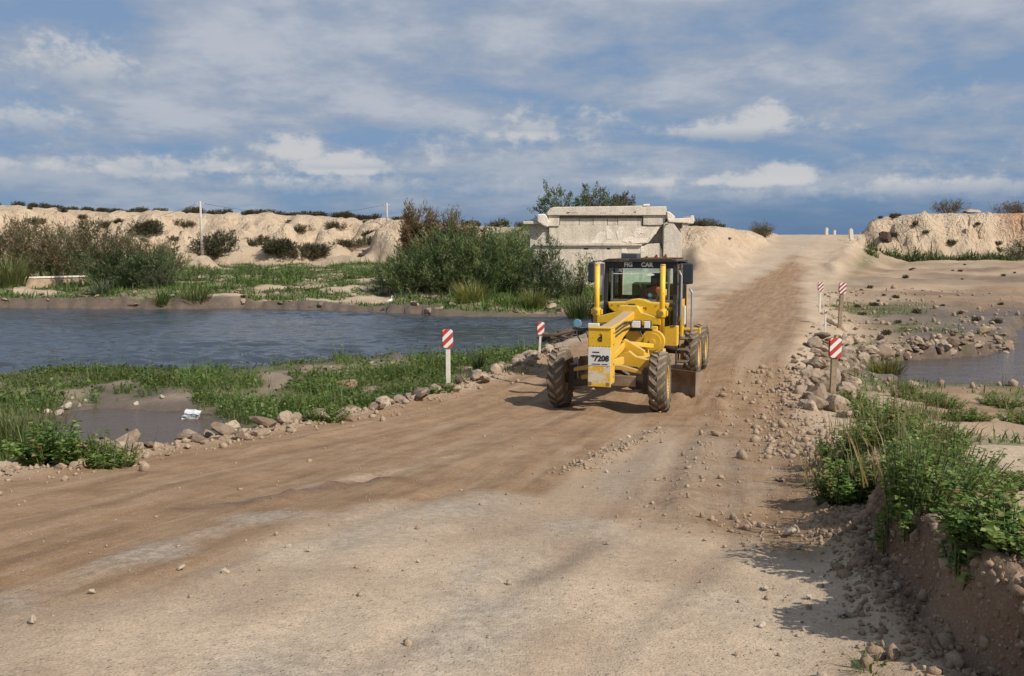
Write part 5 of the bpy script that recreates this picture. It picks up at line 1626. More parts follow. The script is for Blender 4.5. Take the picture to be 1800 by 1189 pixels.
# ------------------------------------------------------------------ marker posts
def stripe_material(name, red, white, flip=1.0, freq=4.0):
    m, T, b, out = new_mat(name)
    tc = T.node('ShaderNodeTexCoord')
    s = T.node('ShaderNodeSeparateXYZ'); T.l.new(tc.outputs['Object'], s.inputs[0])
    t = T.math('SUBTRACT', T.math('MULTIPLY', s.outputs[2], freq), T.math('MULTIPLY', s.outputs[0], freq * flip))
    f = T.math('FRACT', T.math('ADD', t, 10.35))
    n = T.noise(tc.outputs['Object'], 14.0, 4.0, 0.7)
    c = T.mix(T.math('GREATER_THAN', f, 0.52), red, white)
    c = T.mix(T.math('MULTIPLY', T.ramp(n, 0.55, 0.75), 0.6), c, (0.45, 0.36, 0.27))
    T.put(b.inputs['Base Color'], c)
    b.inputs['Roughness'].default_value = 0.5
    return m


M_STRIPE = stripe_material('red_white_stripes', (0.50, 0.05, 0.03), (0.80, 0.77, 0.72))
M_STRIPE2 = stripe_material('dark_white_stripes', (0.34, 0.04, 0.035), (0.78, 0.76, 0.72), 1.0, 5.0)
M_POST = simple_mat('post_paint', (0.66, 0.60, 0.50), 0.7, var=0.15, scale=5, dust=0.35)
M_POSTB = simple_mat('bare_timber', (0.30, 0.22, 0.145), 0.85, var=0.25, scale=8, bump=0.3)
M_EDGE = simple_mat('red_edge', (0.42, 0.07, 0.04), 0.6, var=0.2)


def marker(u, v_base, v_top, y, label, pw, ph, mat_panel, mat_post, post_w=0.09, lean=0.0, rz=0.0, panel=True):
    x, _ = pxy(u, v_base, y)
    z0 = gz(x, y)
    _, zt = pxy(u, v_top, y)
    H = zt - z0
    root = empty('road_marker', (x, y, z0), rz)
    root.rotation_euler = (0.0, lean, rz)
    tag(root, label, 'road marker', 'striped markers along the crossing')
    mb = MB(); mb.box(-post_w / 2, post_w / 2, -post_w * .35, post_w * .35, -0.3, H - (0.06 if panel else 0)); mb.build('post', mat_post, root, 0.008)
    if panel:
        r = pw * 0.28
        pts = []
        for cx, cz, a0 in ((pw / 2 - r, ph / 2 - r, 0), (-pw / 2 + r, ph / 2 - r, 90), (-pw / 2 + r, -ph / 2 + r, 180), (pw / 2 - r, -ph / 2 + r, 270)):
            for q in range(5):
                t = R(a0 + q * 22.5); pts.append((cx + r * math.cos(t), cz + r * math.sin(t)))
        mb = MB(); mb.prism(pts, -post_w * .35 - 0.028, -post_w * .35 - 0.004, 'Y')
        o = mb.build('striped_panel', mat_panel, root, 0.004)
        o.location = (0, 0, H - ph / 2)
        mb = MB(); mb.prism([(p[0] * 1.0 - 0.018, p[1] + 0.006) for p in pts], -post_w * .35 - 0.003, -post_w * .35 + 0.02, 'Y')
        o2 = mb.build('back_plate', M_EDGE, root); o2.location = (0, 0, H - ph / 2)
    else:
        mb = MB(); mb.box(-pw / 2, pw / 2, -0.05, 0.05, H - ph, H); mb.build('cap_band', mat_panel, root, 0.006)
    return root


marker(788, 686, 579, 21.0, 'red and white striped marker on a cream post, nearest on the left bank', 0.26, 0.46, M_STRIPE, M_POST, 0.11)
marker(948, 634, 566, 26.6, 'striped marker on a thin white post beside the grader left front wheel', 0.22, 0.40, M_STRIPE, M_POST, 0.07, lean=0.05)
marker(1463, 694, 594, 19.6, 'red and white striped marker on a brown post, nearest on the right', 0.27, 0.46, M_STRIPE, M_POSTB, 0.13, lean=0.01)
marker(1450, 586, 545, 34.5, 'thin white marker post with a narrow tip behind the nearest right marker', 0.09, 0.12, M_STRIPE2, M_POST, 0.06, panel=False)
marker(1476, 562, 497, 38.0, 'striped marker on a brown post, right one of the far pair', 0.30, 0.50, M_STRIPE2, M_POSTB, 0.15, lean=0.03)
marker(1441, 540, 496, 46.0, 'striped marker on a white post, left one of the far pair', 0.28, 0.50, M_STRIPE2, M_POST, 0.11)

# white bollards at the crest
for u, v0, v1, y, w, ln, lab in ((1453, 414, 402, 109.5, 0.35, 0, 'short white bollard at the crest of the ramp'), (1467, 412, 406, 111, 0.3, 0, 'tiny white bollard beyond the crest, right of the first'), (1497, 432, 404, 101, 0.42, -0.1, 'taller leaning white bollard at the right shoulder of the ramp')):
    x, z1 = pxy(u, v1, y)
    z0 = gz(x, y)
    o = MB().box(-w / 2, w / 2, -w / 2, w / 2, -0.3, max(0.5, z1 - z0)).prism([(-w / 2, max(0.5, z1 - z0) + .001), (w / 2, max(0.5, z1 - z0) + .001), (0, max(0.5, z1 - z0) + w * .4)], -w / 2, w / 2, 'Y').build('bollard', M_POST, None, 0.03)
    o.location = (x, y, z0); o.rotation_euler = (0, ln, 0)
    tag(o, lab, 'bollard', 'white bollards at the ramp crest')


# ------------------------------------------------------------------ utility poles and wires
M_POLE = simple_mat('pole_concrete', (0.46, 0.42, 0.37), 0.85, var=0.12, scale=2)
M_WIRE = simple_mat('wire', (0.05, 0.05, 0.05), 0.6)
pole_tops = []
for u, vt, y, lab in ((352, 354, 118, 'tall pale utility pole in front of the dunes, nearer of the two'), (680, 357, 150, 'utility pole rising left of the brown tamarisk, farther of the two')):
    x, zt = pxy(u, vt, y)
    z0 = gz(x, y)
    root = empty('utility_pole', (x, y, z0)); tag(root, lab, 'utility pole')
    H = zt - z0
    MB().box(-.17, .17, -.17, .17, -.5, .02).build('footing', M_POLE, root, .02)
    MB().cyl((0, 0, 0), (0, 0, H), 0.21, 0.13, 10).build('shaft', M_POLE, root)
    MB().box(-.5, .5, -.05, .05, H - .45, H - .35).build('crossarm', M_POLE, root, .01)
    for s in (-.42, .42):
        MB().lathe([(0, .01), (0, .05), (.06, .07), (.12, .04), (.16, .02)], 'Z', 8, (s, 0, H - .36)).build('insulator', M_POST, root)
    pole_tops.append(Vector((x, y, z0 + H - 0.2)))


def wire(a, b, sag, label):
    pts = []
    for i in range(25):
        t = i / 24
        p = a.lerp(b, t); p.z -= sag * 4 * t * (1 - t)
        pts.append(p)
    o = MB().tube(pts, 0.022, 5).build('power_line', M_WIRE)
    tag(o, label, 'wire')


wire(pole_tops[0], pole_tops[1], 1.6, 'sagging power line between the two utility poles')
wire(pole_tops[0], Vector((-110, 230, 9.5)), 1.0, 'power line running left from the nearer utility pole over the dune')

# low white wall on the far bank at the left
x0, z0 = pxy(38, 486, 73); x1, z1 = pxy(150, 478, 77)
root = empty('low_wall', (x0, 73, gz(x0, 73))); tag(root, 'low whitewashed wall in front of the brown bushes at far left', 'wall')
d = Vector((x1 - x0, 4.0, 0))
hz = max(0.15, z0 - gz(x0, 73) - 0.25)
MB().bar(Vector((0, 0, hz / 2 - .3)), d + Vector((0, 0, hz / 2 - .3)), 0.3, hz + .7).build('wall_body', simple_mat('sandy_render', (0.40, 0.30, 0.20), 0.95, var=0.2, scale=1.5, bump=0.4), root, .03)
MB().bar(Vector((-.1, 0, hz + .12)), d * 1.02 + Vector((0, 0, hz + .12)), 0.55, 0.14).build('coping', M_SPALL, root, .02)

# ------------------------------------------------------------------ small things
M_WHITE = simple_mat('feather_white', (0.80, 0.79, 0.75), 0.8, var=0.05)
M_BEAK = simple_mat('beak', (0.45, 0.28, 0.05), 0.5)
M_LEGB = simple_mat('bird_leg', (0.05, 0.045, 0.04), 0.6)


def build_egret():
    y = 57.6
    x, z = pxy(686, 548, y)
    z0 = gz(x, y)
    root = empty('egret', (x, y, z0), R(15)); root.scale = (.62, .62, .72); tag(root, 'white egret standing at the water edge of the far bank', 'bird')
    mb = MB()
    # body, tapering to the tail; S-shaped neck; head: one skin
    mb.tube([(-.42, 0, .36), (-.30, 0, .42), (-.12, 0, .50), (.08, 0, .57), (.17, 0, .64), (.20, 0, .72), (.15, 0, .82), (.16, 0, .90), (.22, 0, .945), (.28, 0, .94), (.31, 0, .93)],
            [.015, .06, .12, .11, .065, .042, .034, .032, .042, .032, .014], 12)
    mb.build('body', M_WHITE, root)
    MB().cyl((.30, 0, .933), (.42, 0, .915), .016, .003, 8).build('beak', M_BEAK, root)
    for s in (-.04, .04):
        MB().tube([(-.06, s, .48), (-.02, s, .26), (-.05, s, .0), (.03, s, -.01)], [.016, .011, .009, .006], 6).build('leg', M_LEGB, root)
    for s in (-1, 1):
        MB().tube([(.08, s * .09, .58), (-.12, s * .115, .52), (-.40, s * .05, .37)], [.03, .055, .01], 8).build('wing', M_WHITE, root)


build_egret()


def build_scraps():
    # crumpled white container lying at the puddle
    x, y, z = gpx(336, 741)
    rng = np.random.default_rng(5)
    bm = bmesh.new(); bmesh.ops.create_cube(bm, size=1.0); bmesh.ops.subdivide_edges(bm, edges=bm.edges, cuts=4, use_grid_fill=True)
    for v in bm.verts:
        v.co = Vector((v.co.x * .36, v.co.y * .24, v.co.z * .24)) + Vector(rng.normal(size=3) * .011)
        if v.co.z > 0.05: v.co.x += .04
    me = bpy.data.meshes.new('white_sack'); bm.to_mesh(me); bm.free()
    m, T, b, out = new_mat('sack_plastic')
    tc = T.node('ShaderNodeTexCoord')
    n = T.noise(tc.outputs['Object'], 9.0, 3.0, 0.6)
    T.put(b.inputs['Base Color'], T.mix(T.ramp(n, 0.56, 0.62), (0.52, 0.53, 0.53), (0.15, 0.15, 0.16)))
    b.inputs['Roughness'].default_value = 0.45
    me.materials.append(m)
    o = bpy.data.objects.new('white_sack', me); COL.objects.link(o)
    o.location = (x, y, z + .14); o.rotation_euler = (.25, .15, .15)
    tag(o, 'crumpled white sack with dark smudges lying beside the puddle', 'sack')
    # dead branches lodged at the waterline behind the grader
    rg = random.Random(3)
    for i in range(9):
        u = 955 + 85 * rg.random(); yy = rg.uniform(38.5, 41)
        x, zz = pxy(u, 585 + rg.uniform(-6, 8), yy)
        a = rg.uniform(-0.5, 0.5); L = rg.uniform(0.7, 1.6)
        zg = max(gz(x, yy), -1.0)
        pts = [Vector((x - L / 2 * math.cos(a), yy - L / 2 * math.sin(a), zg + rg.uniform(.0, .35))), Vector((x, yy, zg + rg.uniform(.2, .55))), Vector((x + L / 2 * math.cos(a), yy + L / 2 * math.sin(a), zg + rg.uniform(.1, .7)))]
        o = MB().tube(pts, [.10, .09, .04], 7).build('dead_branch', M_DEAD)
        tag(o, 'dark dead branch in the pile at the waterline behind the grader wheel', 'branch', 'dead branches at the waterline')
    for i in range(14):
        u = 948 + 95 * rg.random(); yy = rg.uniform(38.5, 42)
        x, zz = pxy(u, 590, yy)
        zg = max(gz(x, yy), -0.98)
        s = rg.uniform(.18, .42)
        o = inst('waterline_stone', rg.choice(ROCKS_D), (x, yy, zg + .05), (rg.uniform(-.4, .4), rg.uniform(-.4, .4), rg.uniform(0, 6)), s)
        tag(o, 'dark wet stone at the waterline behind the grader wheel', 'stone', 'dark stones at the waterline')


M_DARKSTONE = stone_material('wet_stone', (0.10, 0.07, 0.052), (0.20, 0.14, 0.10), (0.07, 0.05, 0.035))
ROCKS_D = [rock_mesh('wet_shape', 350 + i, M_DARKSTONE) for i in range(4)]
build_scraps()
# ------------------------------------------------------------------ motor grader
def paint_mat(name, col, rough=0.42, dust=0.4, rust=0.0, top=0.75):
    """machine paint: dust blotches, dust lying on upward faces, rust spots"""
    m, T, b, out = new_mat(name)
    tc = T.node('ShaderNodeTexCoord'); co = tc.outputs['Object']
    geo = T.node('ShaderNodeNewGeometry')
    s = T.node('ShaderNodeSeparateXYZ'); T.l.new(geo.outputs['Normal'], s.inputs[0])
    n = T.noise(co, 2.4, 5.0, 0.65); n2 = T.noise(co, 17.0, 4.0, 0.7)
    mixn = T.math('ADD', T.math('MULTIPLY', n, 0.7), T.math('MULTIPLY', n2, 0.3))
    c = T.mix(T.ramp(n, 0.3, 0.7), tuple(v * .9 for v in col), tuple(min(1, v * 1.08) for v in col))
    f = T.math('MULTIPLY', T.ramp(mixn, 0.64 - .25 * dust, 0.80 - .2 * dust), 0.25 + 0.5 * dust)
    f2 = T.math('MULTIPLY', T.ramp(s.outputs[2], 0.45, 0.85), T.ramp(n2, 0.2, 0.5, 0.7 * top, top))
    so = T.node('ShaderNodeSeparateXYZ'); T.l.new(co, so.inputs[0])
    f3 = T.math('MULTIPLY', T.ramp(so.outputs[2], 1.75, 0.5), T.ramp(mixn, 0.38, 0.60, 0.10, 0.75 * min(1.0, dust * 1.6)))
    f = T.math('MAXIMUM', T.math('MAXIMUM', f, f2), f3)
    c = T.mix(f, c, (0.40, 0.285, 0.165))
    if rust > 0:
        c = T.mix(T.ramp(n2, 0.68 - .2 * rust, 0.74 - .2 * rust), c, (0.17, 0.065, 0.025))
    T.put(b.inputs['Base Color'], c)
    T.put(b.inputs['Roughness'], T.math('MULTIPLY_ADD', f, 0.9 - rough, rough))
    bn = T.node('ShaderNodeBump'); bn.inputs['Strength'].default_value = 0.15; bn.inputs['Distance'].default_value = 0.01
    T.l.new(n2, bn.inputs['Height']); T.l.new(bn.outputs[0], b.inputs['Normal'])
    return m


M_YEL = paint_mat('grader_yellow', (0.80, 0.48, 0.022), dust=0.50, rust=0.18)
M_YELD = paint_mat('grader_yellow_dusty', (0.72, 0.42, 0.03), dust=0.6, top=0.97)
M_BLACK = paint_mat('black_paint', (0.022, 0.022, 0.024), 0.5, dust=0.15, top=0.3)
M_DKFRAME = paint_mat('cab_frame', (0.035, 0.033, 0.03), 0.5, dust=0.25, top=0.4)
M_RUST = simple_mat('rusty_steel', (0.19, 0.085, 0.035), 0.85, var=0.4, scale=9, bump=0.3)
M_STEEL = simple_mat('worn_steel', (0.30, 0.22, 0.15), 0.55, 0.4, var=0.3, scale=5, dust=0.7)
M_CHROME = simple_mat('rod_chrome', (0.55, 0.55, 0.55), 0.2, 1.0, var=0.05)
M_GREYM = simple_mat('grey_rail', (0.38, 0.37, 0.35), 0.45, 0.3, var=0.1)
M_WHITEP = paint_mat('white_plate', (0.80, 0.78, 0.72), 0.5, dust=0.3, top=0.2)
M_LAMP = simple_mat('lamp_glass', (0.85, 0.85, 0.82), 0.15, var=0.03, spec=0.8)
M_BLUEL = simple_mat('blue_lamp', (0.16, 0.38, 0.50), 0.2, var=0.1)
M_AMBER = simple_mat('amber_lamp', (0.85, 0.55, 0.16), 0.25, var=0.05)
M_INK = simple_mat('lettering_black', (0.02, 0.02, 0.02), 0.6)
M_INKW = simple_mat('lettering_white', (0.80, 0.79, 0.74), 0.6)
M_SEAT = simple_mat('seat_vinyl', (0.03, 0.03, 0.032), 0.6)
M_DASH = simple_mat('dashboard', (0.045, 0.05, 0.055), 0.6)


def tyre_mat():
    m, T, b, out = new_mat('tyre_rubber')
    tc = T.node('ShaderNodeTexCoord'); co = tc.outputs['Object']
    n = T.noise(co, 7.0, 5.0, 0.7)
    s = T.node('ShaderNodeSeparateXYZ'); T.l.new(co, s.inputs[0])
    r = T.math('SQRT', T.math('MULTIPLY_ADD', s.outputs[1], s.outputs[1], T.math('MULTIPLY', s.outputs[2], s.outputs[2])))
    tread = T.ramp(r, 0.585, 0.622)
    dirty = T.math('MULTIPLY', T.math('MAXIMUM', T.math('MULTIPLY', tread, 0.85), 0.35), T.ramp(n, 0.25, 0.6, 0.55, 1.0))
    T.put(b.inputs['Base Color'], T.mix(dirty, (0.034, 0.032, 0.030), (0.35, 0.265, 0.175)))
    b.inputs['Roughness'].default_value = 0.9
    b.inputs['Specular IOR Level'].default_value = 0.2
    return m


M_TYRE = tyre_mat()


def glass_mat():
    m, T, b, out = new_mat('cab_glass')
    tr = T.node('ShaderNodeBsdfTransparent'); tr.inputs[0].default_value = (0.84, 0.94, 0.91, 1)
    gl = T.node('ShaderNodeBsdfGlossy'); gl.inputs['Roughness'].default_value = 0.03
    fr = T.node('ShaderNodeFresnel'); fr.inputs[0].default_value = 1.35
    mx = T.node('ShaderNodeMixShader')
    tc = T.node('ShaderNodeTexCoord')
    n = T.noise(tc.outputs['Object'], 5.0, 4.0, 0.7)
    di = T.node('ShaderNodeBsdfDiffuse'); di.inputs[0].default_value = (0.34, 0.28, 0.20, 1)
    mx2 = T.node('ShaderNodeMixShader')
    T.put(mx2.inputs[0], T.ramp(n, 0.45, 0.85, 0.01, 0.06))
    T.l.new(fr.outputs[0], mx.inputs[0]); T.l.new(tr.outputs[0], mx.inputs[1]); T.l.new(gl.outputs[0], mx.inputs[2])
    T.l.new(mx.outputs[0], mx2.inputs[1]); T.l.new(di.outputs[0], mx2.inputs[2])
    T.l.new(mx2.outputs[0], out.inputs[0])
    return m


M_GLASS = glass_mat()


def text_part(name, body, size, mat, parent, M, depth=0.003, sx=1.0):
    cu = bpy.data.curves.new(name, 'FONT')
    cu.body = body; cu.size = size; cu.align_x = 'CENTER'; cu.align_y = 'CENTER'; cu.extrude = depth; cu.offset = 0.004 * size / 0.1
    tmp = bpy.data.objects.new('tmp', cu); COL.objects.link(tmp)
    dg = bpy.context.evaluated_depsgraph_get()
    me = bpy.data.meshes.new_from_object(tmp.evaluated_get(dg))
    bpy.data.objects.remove(tmp)
    me.transform(Matrix.Diagonal((sx, 1, 1, 1)))
    me.materials.clear(); me.materials.append(mat)
    o = bpy.data.objects.new(name, me); COL.objects.link(o)
    o.parent = parent
    o.matrix_local = M
    return o


def facing(x, y, z, tilt=0.0):
    """matrix that stands text up facing the machine's front (-y)"""
    return Matrix.Translation((x, y, z)) @ Matrix.Rotation(R(90) + tilt, 4, 'X')


TR, TW = 0.635, 0.36


def tyre_meshes():
    mb = MB()
    prof = []
    for (a, r) in ((-.13, .33), (-.165, .36), (-.185, .44), (-.18, .52), (-.165, .575), (-.14, .598), (0, .606), (.14, .598), (.165, .575), (.18, .52), (.185, .44), (.165, .36), (.13, .33)):
        prof.append((a * TW / .36, r))
    mb.lathe(prof, 'X', 44)
    n = 18
    for i in range(n):
        for side in (-1, 1):
            t0 = 2 * math.pi * (i + (0.5 if side > 0 else 0.0)) / n
            secs = []
            # bars sweeping from the centre line to the shoulder
            for (a, da, r0, r1, w) in ((0.012, 0.0, .590, .637, .17), (0.085, .10, .590, .634, .16), (0.150, .22, .575, .622, .15), (0.186, .30, .530, .570, .13)):
                t = t0 + da
                for rr in (r0, r1):
                    for sgn in (-1, 1):
                        tt = t + sgn * w * (0.5 if rr == r0 else 0.36)
                        secs.append(Vector((side * a, rr * math.sin(tt), rr * math.cos(tt))))
            fs = []
            for k in range(3):
                b = k * 4
                fs += [(b + 2, b + 3, b + 7, b + 6), (b, b + 2, b + 6, b + 4), (b + 3, b + 1, b + 5, b + 7)]
            fs += [(0, 1, 3, 2), (12, 14, 15, 13)]
            mb.add(secs, fs)
    return mb


def build_grader():
    a, l = Vector((-0.33, -0.944, 0)).normalized(), None
    rz = -math.atan2(0.33, 0.944)
    ox, oy = 2.05, 17.75
    root = empty('motor_grader', (ox, oy, 0.02), rz)
    tag(root, 'dusty yellow motor grader with black cab driving towards the viewer on the dirt road', 'grader')
    W = root
    y_cowl = 3.24 - .30

    # ---- wheels
    tm = tyre_meshes()
    tyre_o = tm.build('tyre', M_TYRE, None, fix=True)
    tyre_me = tyre_o.data
    bpy.data.objects.remove(tyre_o)

    def rim_mb(side):
        mb = MB()
        s = side
        mb.lathe([(s * .15, .345), (s * .165, .36), (s * .135, .335), (s * .06, .30), (s * .03, .26), (s * .035, .16), (s * .075, .14), (s * .08, .02)], 'X', 28)
        mb.lathe([(-s * .15, .345), (-s * .16, .355), (-s * .12, .33), (s * .02, .29), (s * .02, .10)], 'X', 28)
        for i in range(8):
            t = 2 * math.pi * i / 8
            mb.cyl((s * .03, .205 * math.cos(t), .205 * math.sin(t)), (s * .06, .205 * math.cos(t), .205 * math.sin(t)), .02, .02, 6)
        return mb
    for (x, y, side, lean, steer) in ((-1.06, 0, -1, -0.03, 0.06), (1.06, 0, 1, -0.03, 0.06), (-1.06, 5.2, -1, 0, 0), (1.06, 5.2, 1, 0, 0), (-1.06, 6.75, -1, 0, 0), (1.06, 6.75, 1, 0, 0)):
        w = rim_mb(side).build('wheel', M_YELD, W)
        w.location = (x, y, TR - 0.02); w.rotation_euler = (random.uniform(0, 1), lean, steer)
        t = bpy.data.objects.new('tyre', tyre_me); COL.objects.link(t); t.parent = w
        if side < 0: t.rotation_euler = (0, 0, 0)

    # ---- nose
    mb = MB(); mb.box(-.235, .235, -.93, -.90, .60, 1.79); mb.box(.205, .245, -.90, -.62, .66, 1.76); mb.box(-.245, -.205, -.90, -.62, .66, 1.76); mb.box(-.2, .2, -.90, -.64, .72, 1.70)
    mb.box(-.235, .235, -.95, -.62, 1.765, 1.80)
    nose = mb.build('nose_block', M_YEL, W, 0.012)
    # worn, patchy lower plate
    m, T, b, out = new_mat('worn_yellow_white')
    tc = T.node('ShaderNodeTexCoord'); co = tc.outputs['Object']
    n = T.noise(co, 4.5, 5.0, 0.65, 0.4); n2 = T.noise(co, 11.0, 4.0, 0.7)
    c = T.mix(T.ramp(n, 0.46, 0.56), (0.78, 0.46, 0.03), (0.72, 0.62, 0.46))
    c = T.mix(T.ramp(n2, 0.55, 0.64), c, (0.62, 0.30, 0.03))
    T.put(b.inputs['Base Color'], c); b.inputs['Roughness'].default_value = 0.6
    mb = MB(); mb.box(-.228, .228, -.938, -.931, .61, 1.02); mb.build('worn_plate', m, nose, 0.002)
    mb = MB(); mb.box(-.226, .226, -.942, -.931, 1.03, 1.40); reg = mb.build('registration_panel', M_WHITEP, nose, 0.002)
    text_part('registration_digits', "'7208", 0.155, M_INK, reg, facing(.03, -.944, 1.175), sx=0.98)
    for x0, x1, z in ((-.14, .0, 1.30), (-.17, -.06, 1.225)):
        MB().box(x0, x1, -.946, -.943, z - .011, z + .011).build('small_print', M_INK, reg)
    for x0, x1 in ((-.15, .02), (.05, .17)):
        MB().box(x0, x1, -.946, -.943, 1.055, 1.07).build('small_print', M_INK, reg)
    text_part('nose_emblem', 'd', 0.17, M_INK, nose, facing(.01, -.934, 1.575))
    MB().box(-.0, .035, -.937, -.931, 1.655, 1.668, Matrix.Translation((0, 0, 0))).build('emblem_accent', M_INK, nose)
    for i in range(7):
        xx = -.19 + i * .065
        MB().cyl((xx, -.945, 1.425), (xx, -.929, 1.425), .009, .009, 6).build('rivet', M_RUST, nose)
    for x in (-.18, .18):
        MB().box(x - .03, x + .03, -.946, -.932, .64, .70).build('tow_lug', M_STEEL, nose, .004)

    # ---- gooseneck beam and front frame
    top = [(-.64, 1.76), (.4, 1.80), (1.4, 1.88), (2.4, 1.97), (3.2, 1.96)]
    bot = [(3.2, 1.55), (2.4, 1.64), (1.5, 1.56), (.7, 1.42), (.1, 1.18), (-.3, 0.98), (-.64, 0.92)]
    MB().prism(top + bot, -.135, .135, 'X').build('gooseneck', M_YELD, W, 0.025)
    MB().prism([(-.6, 1.22), (.2, 1.30), (.9, 1.38), (.9, 1.28), (.2, 1.16), (-.6, 1.1)], .136, .20, 'X').build('side_gusset', M_YEL, W, 0.01)
    MB().prism([(-.6, 1.22), (.2, 1.30), (.9, 1.38), (.9, 1.28), (.2, 1.16), (-.6, 1.1)], -.20, -.136, 'X').build('side_gusset', M_YEL, W, 0.01)

    # ---- front axle
    MB().prism([(-.80, .56), (-.45, .72), (-.18, .90), (.18, .90), (.45, .72), (.80, .56), (.80, .42), (.40, .50), (-.40, .50), (-.80, .42)], -.13, .13, 'Y').build('front_axle', M_BLACK, W, 0.02)
    MB().prism([(-.72, .86), (-.3, .96), (.3, .96), (.72, .86), (.72, .79), (.3, .86), (-.3, .86), (-.72, .79)], -.24, -.14, 'Y').build('lean_bar', M_YELD, W, 0.01)
    for s in (-1, 1):
        MB().box(s * .80 - .07, s * .80 + .07, -.12, .12, .36, .92).cyl((s * .80, 0, .615), (s * .98, 0, .615), .12, .10, 14).build('knuckle', M_BLACK, W, 0.015)
        MB().tube([(s * .72, -.2, .45), (s * .5, -.24, .43), (s * .2, -.24, .44)], .03, 8).build('tie_rod', M_STEEL, W)
    MB().cyl((-.55, -.20, .66), (.10, -.20, .80), .05, .05, 12).build('lean_cylinder', M_YEL, W)
    MB().cyl((.10, -.20, .80), (.60, -.20, .66), .025, .025, 10).build('cylinder_rod', M_CHROME, W)
    MB().box(-.05, .62, -.34, -.26, .54, .76).build('axle_guard', M_STEEL, W, 0.01)

    # ---- drawbar, circle, blade
    MB().bar((0, -.45, .98), (-.52, 1.9, 1.0), .14, .17).bar((0, -.45, .98), (.52, 1.9, 1.0), .14, .17).bar((-.55, 1.9, 1.0), (.55, 1.9, 1.0), .16, .17).box(-.16, .16, -.62, -.28, .90, 1.07).build('drawbar', M_YEL, W, 0.015)
    MB().prism([(.10, 1.12), (.18, 1.42), (.34, 1.34), (.62, 1.18), (.62, 1.08), (.1, 1.04)], .55, .70, 'Y').build('drawbar_plate', M_YEL, W, 0.01)
    MB().prism([(.12, .90), (.12, 1.10), (.34, 1.20), (.50, 1.08), (.78, 1.02), (.78, .82), (.60, .78), (.52, .86), (.36, .86), (.28, .80)], .30, .44, 'Y').build('front_shield', M_YEL, W, 0.012)
    mb = MB()
    mb.lathe([(.90, .60), (.90, .80), (1.02, .80), (1.02, .60), (.90, .60)], 'Z', 40, (0, 2.25, 0))
    for i in range(40):
        t = 2 * math.pi * i / 40
        mb.box(.56, .60, -.025, .025, .91, 1.01, Matrix.Translation((0, 2.25, 0)) @ Matrix.Rotation(t, 4, 'Z'))
    mb.build('circle_gear', M_YELD, W)
    MB().cyl((.60, 1.66, 1.26), (.60, 1.82, 1.26), .27, .27, 28).cyl((.60, 1.63, 1.26), (.60, 1.66, 1.26), .20, .20, 24).cyl((.60, 1.60, 1.26), (.60, 1.63, 1.26), .07, .07, 12).build('side_shift_drum', M_YEL, W, 0.006)
    MB().box(.44, .68, 1.80, 2.0, 1.05, 1.60).build('drum_mount', M_YEL, W, 0.02)
    MB().bar((.14, .55, 1.34), (.62, 1.55, 1.18), .09, .10).build('drag_link', M_YEL, W, 0.012)
    # moldboard: curved section swept along the blade
    bl = Matrix.Translation((0.12, 2.30, 0.0)) @ Matrix.Rotation(R(-31), 4, 'Z')
    prof = []
    for i in range(11):
        t = -1.0 + 2.0 * i / 10
        prof.append((0.16 * (t * t) - 0.02, 0.03 + 0.32 * (t + 1)))
    # concave towards the front (-y)
    outer = [(-(p[0]) + 0.06, p[1]) for p in prof]
    inner = [(-(p[0]) + 0.085, p[1]) for p in reversed(prof)]
    bo = MB(); bo.prism(outer + inner, -1.83, 1.83, 'X', bl)
    board = bo.build('moldboard', M_STEEL, W)
    MB().box(-1.84, 1.84, -.125, -.10, .005, .15, bl).build('cutting_edge', M_RUST, board)
    for i in range(14):
        MB().cyl(bl @ Vector((-1.7 + i * .26, -.132, .10)), bl @ Vector((-1.7 + i * .26, -.12, .10)), .018, .018, 6).build('edge_bolt', M_STEEL, board)
    for s in (-1, 1):
        MB().box(s * 1.832 - .012, s * 1.832 + .012, -.13, .12, .02, .66, bl).build('end_bit', M_STEEL, board, .004)
    for s in (-.55, .55):
        MB().box(s - .05, s + .05, .08, .34, .25, .92, bl).build('blade_arm', M_YELD, W, 0.01)

    # ---- lift cylinders on their saddle
    MB().prism([(-.74, 1.78), (-.3, 1.90), (-.20, 2.05), (.20, 2.05), (.3, 1.90), (.74, 1.78), (.74, 1.62), (.3, 1.66), (-.3, 1.66), (-.74, 1.62)], 1.86, 2.06, 'Y').build('lift_saddle', M_YEL, W, 0.015)
    for s in (-1, 1):
        x = s * .76
        cyl = MB().cyl((x, 1.95, 1.36), (x, 1.95, 2.98), .062, .062, 16).build('lift_cylinder', M_YEL, W)
        MB().cyl((x, 1.95, 2.97), (x, 1.95, 3.0), .066, .055, 16).build('end_cap', M_YELD, cyl)
        MB().cyl((x, 1.95, 1.80), (x, 1.95, 1.98), .10, .10, 16).box(x - .13, x + .13, 1.90, 2.0, 1.83, 1.95).build('collar', M_YEL, cyl, 0.008)
        MB().cyl((x, 1.95, 1.02), (x * .9, 1.98, 1.38), .032, .032, 10).build('cylinder_rod', M_CHROME, cyl)
        MB().cyl((x, 1.84, 1.89), (x, 1.83, 1.89), .05, .05, 10).build('pin', M_STEEL, cyl)
        MB().tube([(x + s * .07, 1.95, 2.05), (x + s * .16, 1.99, 1.95), (x + s * .14, 2.1, 1.6), (x * .6, 2.4, 1.5)], .018, 6).build('hydraulic_hose', M_BLACK, cyl)
    MB().cyl((-.3, 1.9, 1.62), (-.62, 2.0, 1.05), .05, .05, 12).build('centre_shift_cylinder', M_YEL, W)

